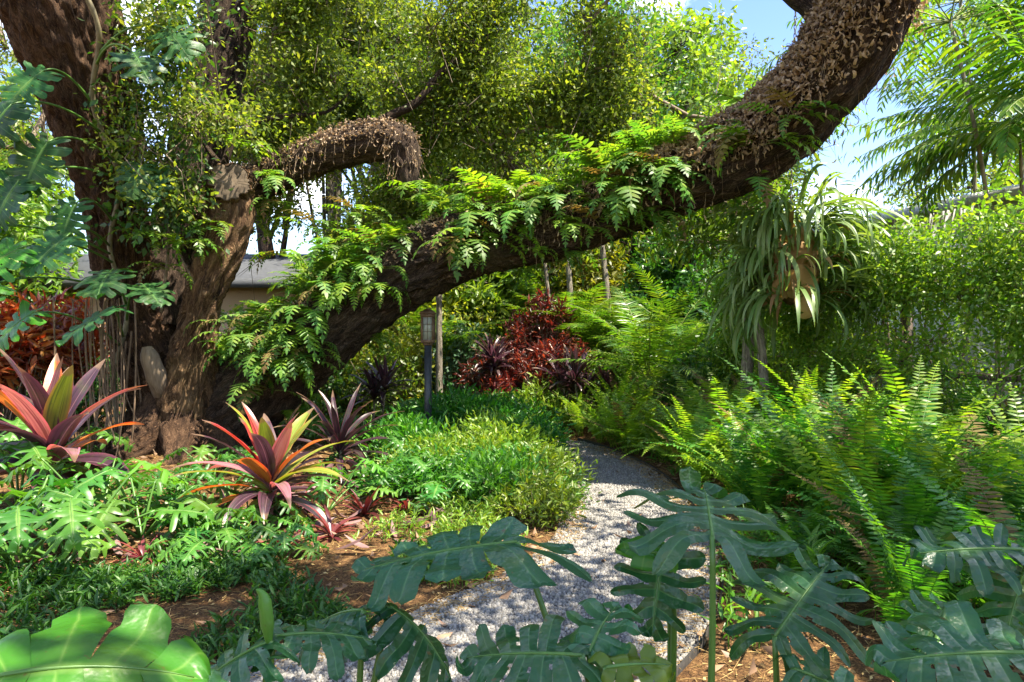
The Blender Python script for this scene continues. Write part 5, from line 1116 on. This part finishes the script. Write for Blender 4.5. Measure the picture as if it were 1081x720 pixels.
# ================================================================== staghorn fern on its chain
def staghorn():
    r = np.random.default_rng(131); c = P(834, 285, 7.9); t = thing('staghorn_fern', 'big hanging staghorn fern with pale strap fronds and brown shields', 'fern', c)
    bm = bmesh.new(); bmesh.ops.create_icosphere(bm, subdivisions=4, radius=.30)
    for v in bm.verts: v.co *= 1 + .25 * noise.noise(v.co * 5) + .1 * noise.noise(v.co * 15); v.co.z *= 1.25
    me = bpy.data.meshes.new('root_ball'); bm.to_mesh(me); bm.free(); link('root_ball', me, plain_mat('root_fibre', (.03, .018, .012), (.12, .07, .04), 25, .95, .1, 1.0), t, True)
    for i in range(26):         # round papery shields wrapped over the ball
        a = r.uniform(-PI, 0) if i < 19 else r.uniform(0, PI); e = r.uniform(-.75, 1.15); n = Vector((math.cos(a) * math.cos(e), math.sin(a) * math.cos(e), math.sin(e)))
        b = Vector((n.x * .33, n.y * .33, n.z * .42)) * r.uniform(.95, 1.2)
        V, Q, UV = split_leaf(r.uniform(.26, .36), r.uniform(.28, .38), 4, .85, .1, 1.0, -.3, .02, r, 7, 3, .3, False)
        leaf_object('shield_frond', V, Q, UV, blade_frame(b + Vector((0, 0, .08)), Vector((n.x * .25 + r.normal(0, .3), n.y * .25, -.85)), n), MAT['stag_shield'], t)
    q = QB(); d = QB()
    for i in range(600):
        az = r.uniform(-PI, PI) if r.random() < .45 else r.uniform(-PI * .95, -.05); e = r.uniform(-.6, 1.2); hh = r.uniform(-.5, .62); rd = .34 - .15 * abs(hh); st = np.array([math.cos(az) * rd + r.normal(0, .1), math.sin(az) * rd + r.normal(0, .06), hh])
        if abs(az + PI / 2 - .1) < .85 and hh < .38 and r.random() < .9: continue
        l = r.uniform(.35, 1.05); sd = r.uniform(-.5, .5); k = st[2]
        pf = lambda u: max(.15, min(1, .35 + 1.6 * u)) * (1 if u < .75 else 1 - (u - .75) * 3.2)
        for fk in range(r.integers(1, 4)):
            V, Q, UV = strap_leaf(l * r.uniform(.85, 1.05), r.uniform(.026, .05), e, r.uniform(.9, 2.7) + max(0, e) * .6, az + fk * .06, r, st, 11, 2, .15, pf, r.uniform(-1, 1), sd + fk * r.uniform(-.5, .5))
            q.add(V, Q, UV)
    for i in range(26):
        az = r.uniform(-PI, 0); st = np.array([math.cos(az) * .32, math.sin(az) * .32, r.uniform(-.4, .5)]); V, Q, UV = strap_leaf(r.uniform(.3, .6), .05, r.uniform(-.6, 1.2), r.uniform(1, 2), az, r, st, 8, 2, .3, None, r.uniform(-1, 1)); d.add(V, Q, UV)
    q.build('fronds', MAT['stag_leaf'], t, True); d.build('dry_fronds', MAT['stag_shield'], t, True)
    # chain
    ch = QB(); top = P(842, -75, 7.8) - c; bot = Vector((.0, 0, .42)); n = int((top - bot).length / .05); steel = plain_mat('chain_steel', (.10, .09, .08), (.22, .20, .18), 40, .5, .5, .1, metal=.8)
    for i in range(n):
        o = bot + (top - bot) * (i / n); th = np.linspace(0, 2 * PI, 11); ax = (1, 0) if i % 2 else (0, 1)
        tube(ch, np.stack([o.x + ax[0] * .013 * np.cos(th), o.y + ax[1] * .013 * np.cos(th), o.z + .034 * np.sin(th)], 1), .005, 4, cap=False)
    k = ch.build('hanging_chain', steel, None, True); k.location = c; tag(k, 'thin steel chain holding the staghorn fern from a high bough', 'chain')
staghorn()

# ================================================================== buildings
def houses():
    peach = plain_mat('peach_stucco', (.50, .35, .25), (.60, .44, .33), 60, .9, .2, .15); roofm = plain_mat('grey_roof', (.035, .038, .043), (.065, .07, .078), 9, .8, .3, .2, (1, 1, 4)); dark = plain_mat('window_dark', (.015, .02, .025), (.03, .035, .04), 4, .08, .6, 0); white = plain_mat('white_trim', (.68, .68, .66), (.78, .78, .76), 20, .5, .4, .05)
    x0, x1, y = -13.5, -3.2, 15.2
    t = thing('house', 'low peach stucco house with grey roof behind the oak trunk', 'house', ((x0 + x1) / 2, y + 3, 0)); o = t.location
    q = QB(); q.box((0, -2.9, 1.40), (x1 - x0, .2, 2.84)); q.box((x0 - o.x + .1, 0, 1.4), (.2, 5.6, 2.84)); q.box((x1 - o.x - .1, 0, 1.4), (.2, 5.6, 2.84)); q.box((0, 2.9, 1.4), (x1 - x0, .2, 2.84)); q.build('wall', peach, t)
    q = QB(); w = (x1 - x0) / 2 + .5; V = [(-w, -3.6, 2.72), (w, -3.6, 2.72), (w, 0, 3.7), (-w, 0, 3.7), (-w, 3.6, 2.72), (w, 3.6, 2.72)]; V2 = [(a, b, c + .12) for a, b, c in V]; q.add(V + V2, [[0, 1, 2, 3][::-1], [3, 2, 5, 4][::-1], [6, 7, 8, 9], [9, 8, 11, 10], [0, 1, 7, 6], [4, 5, 11, 10][::-1], [0, 3, 9, 6][::-1], [3, 4, 10, 9][::-1], [1, 2, 8, 7], [2, 5, 11, 8]]); rf = q.build('roof', roofm, t)
    q = QB(); q.box((0, -3.63, 2.74), (2 * w, .04, .2)); q.build('fascia', roofm, rf)
    for xx in (-2.6, 1.0, 3.8):
        q = QB(); q.box((xx, -3.0, 1.5), (1.3, .08, 1.2)); f = q.build('window', white, t)
        for s in (-1, 1):
            q = QB(); q.box((xx + s * .31, -3.03, 1.5), (.56, .07, 1.06)); q.build('pane', dark, f)
    # white house beyond the vine fence
    a, b = Vector((5.9, 13.2, 0)), Vector((9.1, 4.6, 0)); u = (b - a).normalized(); n = Vector((-u.y, u.x, 0)); ln = (b - a).length
    t = thing('house', 'white ribbed house wall behind the vine covered fence', 'house', (a + b) / 2); t.rotation_euler.z = math.atan2(u.y, u.x)
    wm = plain_mat('white_wall', (.66, .66, .65), (.80, .80, .79), 3, .6, .4, .05, (1, 1, .2))
    q = QB(); q.box((0, .12, 1.8), (ln, .2, 3.6)); wl = q.build('wall', wm, t); q = QB()
    for i in range(int(ln / .3)): q.box((-ln / 2 + .15 + i * .3, .002, 1.8), (.05, .04, 3.58))
    q.build('ribs', wm, wl)
    q = QB(); w = ln / 2 + .2; V = [(-w, -.35, 3.48), (w, -.35, 3.48), (w, 3.6, 4.3), (-w, 3.6, 4.3)]; V2 = [(p, s, c + .14) for p, s, c in V]; q.add(V + V2, [[3, 2, 1, 0], [4, 5, 6, 7], [0, 1, 5, 4], [1, 2, 6, 5], [2, 3, 7, 6], [3, 0, 4, 7]]); rf = q.build('roof', plain_mat('white_roof', (.40, .40, .41), (.55, .55, .55), 2, .5, .4, 0), t); q = QB()
    for i in range(int(2 * w / .45)):
        x = -w + .2 + i * .45; q.add([(x - .02, -.35, 3.622), (x + .02, -.35, 3.622), (x + .02, 3.6, 4.442), (x - .02, 3.6, 4.442), (x - .02, -.35, 3.66), (x + .02, -.35, 3.66), (x + .02, 3.6, 4.48), (x - .02, 3.6, 4.48)], [[4, 5, 6, 7], [0, 1, 5, 4], [1, 2, 6, 5], [2, 3, 7, 6], [3, 0, 4, 7]])
    q.build('seams', wm, rf)
houses()

# ================================================================== vine covered fence
def vine_fence():
    r = np.random.default_rng(141); A, B = Vector((3.45, 10.6, 0)), Vector((5.35, 4.6, 0)); u = (B - A).normalized(); ln = (B - A).length
    t = thing('vine_covered_fence', 'garden fence buried under a thick yellow green vine', 'fence', A); t.rotation_euler.z = math.atan2(u.y, u.x)
    dm = plain_mat('fence_wood', (.05, .04, .03), (.13, .10, .08), 12, .85, .2, .3, (1, 1, .3))
    for i in range(5): q = QB(); q.box((ln * i / 4, 0, 1.1), (.09, .09, 2.3)); q.build('post', dm, t)
    for z in (.35, 1.15, 2.0): q = QB(); q.box((ln / 2, -.06, z), (ln, .035, .07)); q.build('rail', dm, t)
    pts = []
    while len(pts) < 2100:
        p = np.array([r.uniform(-.2, ln + .2), 0, r.uniform(.1, 2.62)]); bulge = .16 + .22 * noise.noise(Vector((p[0] * .9, p[2] * .9, 4))); p[2] += .18 * noise.noise(Vector((p[0] * 1.3, 0, 2)))
        if noise.noise(Vector((p[0] * 1.5, p[2] * 1.5, 9))) < -.12: continue
        if p[2] < 1.4 and noise.noise(Vector((p[0] * 2.2, p[2] * 2.2, 5))) < -.05 and r.random() < .8: continue
        p[1] = r.uniform(-.05, .28) + (bulge if r.random() < .7 else 0); p[1] = -p[1]; pts.append(p)
    pts = np.array(pts); q = QB(); nodes = np.array([[x, r.normal(-.05, .06), z] for x in np.linspace(0, ln, 40) for z in np.linspace(.05, 2.3, 12)]); nodes[:, 0] += r.normal(0, .08, len(nodes))
    twig_web(q, nodes, pts, r, .006, .002)
    for k in range(26):
        x = r.uniform(0, ln); C = spline([(x, -.05, -.05), (x + r.normal(0, .15), -.1, .7), (x + r.normal(0, .3), -.08, 1.5), (x + r.normal(0, .4), -.05, 2.3)], 6); tube(q, C, .010, 5, cap=False)
    q.build('vine_stems', MAT['twig'], t)
    q = QB(); clump_leaves(q, pts, .27, 38, .058, .52, r, 'oval', 1.0, .5, .25); q.build('vine_leaves', MAT['vine_leaf'], t)
vine_fence()

# ================================================================== palms, trees and shrubs behind
def backdrop():
    r = np.random.default_rng(151)
    # feathery clumping palms right: long arching fronds with broad leaflets
    for i, (px, py, d, L_, el, cu, lab, azr) in enumerate([(1090, 165, 9.4, 1.9, (.1, 1.1), (.6, 1.3), 'leaning palm at the right edge with drooping fronds over the vine fence', (1.9, 4.4)), (1050, 20, 9.0, 2.0, (-.1, .9), (.7, 1.4), 'tall palm in the upper right corner with bright hanging fronds', (0, 6.28)), (1105, 60, 9.8, 1.9, (-.1, 1.0), (.6, 1.4), 'palm reaching in from the right above the vine fence', (2.2, 4.3)), (1000, -20, 10.2, 1.8, (-.1, 1.0), (.8, 1.5), 'yellowish palm behind the top right palm', (0, 6.28)), (1040, 140, 9.4, 1.6, (-.3, .9), (.5, 1.4), 'palm standing just behind the top of the vine fence', (0, 6.28)), (1115, 100, 10.4, 2.0, (-.2, .8), (.5, 1.2), 'palm at the far right with long level fronds', (2.3, 4.2))]):
        p = P(px, py, d); palm('palm', lab, (p.x, d, 0), p.z, .028, 19, L_ * 1.25, 19, .40, .058, MAT['palm_bright'], 400 + i, el, cu, 'palms in the upper right', 'lance', .75, 1, az_range=azr, fwd=.6)
    for i, (px, d, hh, L_, lab) in enumerate([(690, 11.4, .7, 1.9, 'areca palm clump straight above the bright ferns'), (735, 12.6, 1.2, 1.9, 'areca palm right of the tallest clump behind the limb'), (650, 13.2, 1.0, 1.8, 'areca palm behind the violet ti plant'), (770, 11.6, .8, 1.5, 'areca palm behind the pale trunks'), (612, 12.9, 1.7, 1.7, 'tall areca palm behind the crotons and the violet ti plant'), (448, 13.4, 1.3, 1.6, 'areca palm behind the lantern'), (570, 14.2, 2.0, 1.7, 'feathery palm rising behind the tallest croton')]):
        p = P(px, 360, d); palm('areca_palm', lab, (p.x, d, 0), hh, .035, 16, L_, 40, .34, .022, MAT['palm_dark'] if i == 3 else MAT['palm_leaf'], 420 + i, (.5, 1.45), (.7, 1.6), 'areca palms behind the fern bank', 'blade', .3, 2)
    for px, d, hh, L_, mt, lab in ((336, 14, 2.7, .9, 'palm_leaf', 'small sunlit palm against the white sky left of the limb'), (880, 12.5, 3.0, 1.1, 'palm_dark', 'dark palm under the patch of blue sky'), (300, 13, 1.6, 1.0, 'palm_leaf', 'short palm in front of the peach house'), (925, 12, 2.6, 1.1, 'palm_leaf', 'thin palm in front of the white house')):
        p = P(px, 360, d); palm('small_palm', lab, (p.x, d, 0), hh, .05, 13, L_, 24, .30, .028, MAT[mt], int(px), (.1, 1.4), (.6, 1.5), 'small palms in the background')
    # pale trunks beside the staghorn fern
    g = 'pale trunks beside the staghorn fern'
    for px, d, tp, lab, w in ((786, 8.7, 792, 'pale grey tree trunk left behind the staghorn fern', .075), (806, 8.2, 800, 'slimmer pale trunk just right of the first behind the staghorn fern', .055)):
        p = P(px, 360, d); t = thing('pale_tree', lab, 'tree', (p.x, d, 0), 0, g); e = P(tp, 230, d)
        bark_tube('trunk', [(Vector((0, 0, -.1)), w * 1.3), (Vector((.02, 0, .8)), w), (Vector((e.x - p.x, 0, 2.0)), w * .9), (Vector((e.x - p.x + .05, .1, 3.1)), w * .6), (Vector((e.x - p.x - .1, .2, 4.0)), w * .3)], MAT['pale_bark'], t, px, 18, .06, .008, .06)
        pts = np.array([[r.normal(0, .45) - .25, r.normal(.3, .4), r.uniform(2.7, 4.0)] for _ in range(60)]); q = QB(); twig_web(q, [[e.x - p.x, 0, 2.6], [e.x - p.x, .1, 3.2], [0, .2, 3.8]], pts, r, .008, .003); q.build('limbs', MAT['twig'], t)
        q = QB(); clump_leaves(q, pts, .36, 26, .13, .32, r, 'lance', .8, .4, .4); q.build('crown', MAT['tree_leaf_mid'], t)
    # slim bare trunks behind the lantern and the red shrubs
    for px, d, top, w, lab in ((464, 11.6, 3.4, .055, 'slim pale trunk right behind the lantern'), (588, 12.4, 4.0, .035, 'very thin pale stem behind the red shrubs'), (542, 11.9, 1.6, .035, 'short white stem in the middle of the red shrubs'), (607, 13.5, 4.5, .06, 'brownish trunk behind the violet ti plant'), (648, 14.0, 4.5, .07, 'pale leaning trunk behind the areca palms'), (730, 14, 4.2, .08, 'tall pale trunk behind the right areca palms')):
        p = P(px, 360, d); t = thing('slim_tree', lab, 'tree', (p.x, d, 0), 0, 'slim trunks in the background'); lx = r.uniform(-.35, .15)
        bark_tube('trunk', [(Vector((0, 0, -.1)), w * 1.2), (Vector((lx * .2, 0, top * .35)), w), (Vector((lx * .6, .05, top * .7)), w * .85), (Vector((lx, .1, top)), w * .6)], MAT['pale_bark'], t, px, 12, .08, .006, .06)
        if top > 2:
            pts = np.array([[lx + r.normal(0, .5), .1 + r.normal(0, .5), top + r.normal(0, .4)] for _ in range(45)]); q = QB(); twig_web(q, [[lx, .1, top]], pts, r, .012, .003); q.build('limbs', MAT['twig'], t); q = QB(); clump_leaves(q, pts, .4, 28, .10, .45, r); q.build('crown', MAT['tree_leaf_mid'], t)
    # red shrubs
    g = 'red leaved crotons beyond the path'
    for i, (px, d, h, rad, low, lab) in enumerate([(512, 11.9, 1.25, .42, .45, 'red croton at the left end of the red group'), (535, 12.2, 1.5, .38, .5, 'dark red croton second from the left in the red group'), (556, 12.4, 2.0, .36, .6, 'tall red croton left of the tallest one'), (578, 12.5, 2.35, .36, .66, 'tallest croton with an orange red top'), (570, 11.9, 1.4, .42, .45, 'wide red croton in the front middle of the red group'), (594, 12.1, 1.55, .40, .5, 'red croton at the right end beside the violet ti plant'), (590, 12.6, 2.0, .30, .6, 'narrow red croton behind the right end of the red group'), (527, 11.6, .85, .30, .3, 'lowest croton at the front left of the red group')]):
        p = P(px, 360, d); shrub('croton', lab, (p.x, d, .02), h, rad, MAT['red_leaf'], 500 + i, 34, 24, .13, .24, 'croton', g, 'lance', .6, .012, -.3, low)
    for i, (px, d, h, rad, lab) in enumerate([(30, 8.8, 1.95, .55, 'orange red croton left of the oak, nearest the trunk'), (-15, 8.4, 1.9, .6, 'orange red croton at the left edge under the monstera'), (62, 9.4, 2.1, .45, 'orange croton top in front of the peach wall')]):
        p = P(px, 360, d); shrub('croton', lab, (p.x, d, .02), h, rad, MAT['orange_leaf'], 520 + i, 60, 24, .19, .26, 'croton', 'orange crotons left of the oak', 'lance', .6, .014, -.3, .4)
    # shrubs under and behind the limb
    g = 'garden shrubs behind the oak'
    S = [(398, 11.8, 1.5, .7, 'tree_leaf_mid', 'leafy shrub under the limb left of the lantern'), (425, 12.6, 1.9, .8, 'tree_leaf_yellow', 'yellow green shrub just left of the lantern'), (485, 12.8, 1.9, .65, 'tree_leaf_blue', 'bluish green shrub right of the lantern'), (500, 13.6, 2.3, .8, 'tree_leaf_yellow', 'large leaved shrub between lantern and red shrubs'), (640, 12.4, 1.3, .6, 'tree_leaf_mid', 'green shrub behind the bright ferns'), (365, 12.4, 1.7, .8, 'tree_leaf_yellow', 'shrub under the lowest part of the limb'),
         (330, 11.6, 1.4, .7, 'tree_leaf_dark', 'dark shrub at the back of the limb root'), (745, 11.0, 1.6, .7, 'tree_leaf_dark', 'dark shrub left of the pale trunks'), (840, 10.2, 1.9, .8, 'tree_leaf_mid', 'shrub below the staghorn fern'), (890, 10.8, 2.2, .8, 'vine_leaf', 'light shrub where the vine fence ends'), (240, 12.2, 1.7, .9, 'tree_leaf_dark', 'dark shrub behind the oak trunk'), (90, 11.5, 1.3, .8, 'tree_leaf_dark', 'dark shrub left behind the oak roots'), (10, 10.8, 1.2, .8, 'tree_leaf_dark', 'dark shrub behind the orange crotons'), (272, 10.8, 2.2, .55, 'tree_leaf_mid', 'shrub between oak and limb')]
    for i, (px, d, h, rad, mt, lab) in enumerate(S):
        p = P(px, 360, d); shrub('shrub', lab, (p.x, d, .03), h, rad, MAT[mt], 540 + i, 90, 26, .11, .46, 'shrub', g, 'oval', .5, .012, .2, .1)
    # trees beyond
    g = 'trees closing the garden behind'
    TR = [(300, 18, 9.6, 2.2, 'oak_leaf', 'tall olive green tree behind the broken oak arm'), (385, 19, 11.2, 2.6, 'oak_leaf', 'tall olive tree behind the knob of the broken arm'), (470, 17, 10.6, 2.4, 'tree_leaf_mid', 'tall green tree behind the high thin twig'), (555, 18.5, 11.5, 2.6, 'oak_leaf', 'tall olive tree above the middle of the limb'), (640, 17, 10.2, 2.4, 'tree_leaf_dark', 'tall dark green tree above the path end'), (720, 18, 10.4, 2.3, 'tree_leaf_mid', 'tall green tree left of the rising limb'), (790, 20, 9.6, 1.9, 'tree_leaf_mid', 'tall green tree just under the rising limb'), (340, 23, 13.5, 3.2, 'oak_leaf', 'tallest olive tree far behind the broken arm'), (500, 23, 14, 3.4, 'oak_leaf', 'tallest olive tree far behind the middle of the garden'), (640, 24, 14, 3.4, 'oak_leaf', 'tallest olive tree far behind the path end'), (745, 23, 12.5, 2.6, 'oak_leaf', 'tall far tree left of the rising limb'), (-20, 17, 8.5, 2.4, 'tree_leaf_mid', 'tall tree at the far left behind the house'),
          (405, 17, 5.0, 1.7, 'tree_leaf_yellow', 'yellow green tree behind the lantern'), (470, 19, 6.6, 2.3, 'tree_leaf_yellow', 'light green tree behind the shrubs right of the lantern'), (545, 17, 6.2, 2.0, 'tree_leaf_yellow', 'yellow green tree behind the red shrubs'), (615, 20, 7.2, 2.6, 'tree_leaf_mid', 'tall green tree straight behind the path end'), (690, 18, 6.4, 2.2, 'tree_leaf_yellow', 'olive tree behind the areca palms'), (760, 17, 4.9, 1.9, 'tree_leaf_dark', 'dark tree behind the pale trunks'), (815, 20, 5.0, 2.2, 'tree_leaf_mid', 'tree behind the staghorn fern'),
          (-60, 14, 6.0, 2.2, 'tree_leaf_mid', 'tree at the far left behind the monstera'), (40, 21, 4.6, 2.2, 'tree_leaf_dark', 'low tree behind the peach house'), (225, 21, 4.4, 1.8, 'tree_leaf_yellow', 'tree behind the roof right of the oak'), (430, 14.5, 4.0, 1.4, 'tree_leaf_yellow', 'small leafy tree close behind the lantern'), (515, 15, 4.2, 1.4, 'tree_leaf_mid', 'leafy small tree close behind the red shrubs'), (600, 15.2, 4.4, 1.4, 'tree_leaf_yellow', 'small yellow green tree behind the violet ti plant'), (900, 22, 3.6, 2.2, 'tree_leaf_dark', 'low dark tree under the patch of blue sky'), (1050, 15, 6.5, 2.4, 'tree_leaf_mid', 'tree behind the white house'), (350, 22, 3.6, 2.0, 'tree_leaf_dark', 'dark low tree under the white sky by the limb'), (715, 14.3, 3.8, 1.3, 'tree_leaf_dark', 'small dark tree behind the areca palm')]
    for i, (px, d, h, rad, mt, lab) in enumerate(TR):
        p = P(px, 360, d); crown_tree('tree', lab, (p.x, d, 0), h, rad, .05 + .02 * h, MAT[mt], MAT['pale_bark'] if i % 2 else MAT['oak_bark'], 600 + i, 460 if px in (300, 385, 340) else 520 if h > 8 else 330, 36, (.15, .20, .13, .24)[i % 4], .46 if i % 4 < 3 else .3, .58 if px in (300, 385, 340) else .12, 'lance' if i % 4 == 3 else 'oval', g, 'tree', 1, .30)
    # a far wood closing the horizon all round
    q = QB(); n = 2600; a = r.uniform(-.95, .95, n); R = r.uniform(27, 36, n); z = r.uniform(0, 1, n) ** .8 * (2.6 + 1.2 * np.sin(a * 9) + .6 * np.sin(a * 23)); cen = np.c_[np.sin(a) * R, np.cos(a) * R, z]
    clump_leaves(q, cen, 1.5, 22, .42, .5, r, 'oval', .7, .5, .2); o = q.build('far_wood', MAT['tree_leaf_dark']); o['kind'] = 'stuff'; tag(o, 'distant dark trees closing off the garden', 'trees')
backdrop()
bpy.context.view_layer.update()
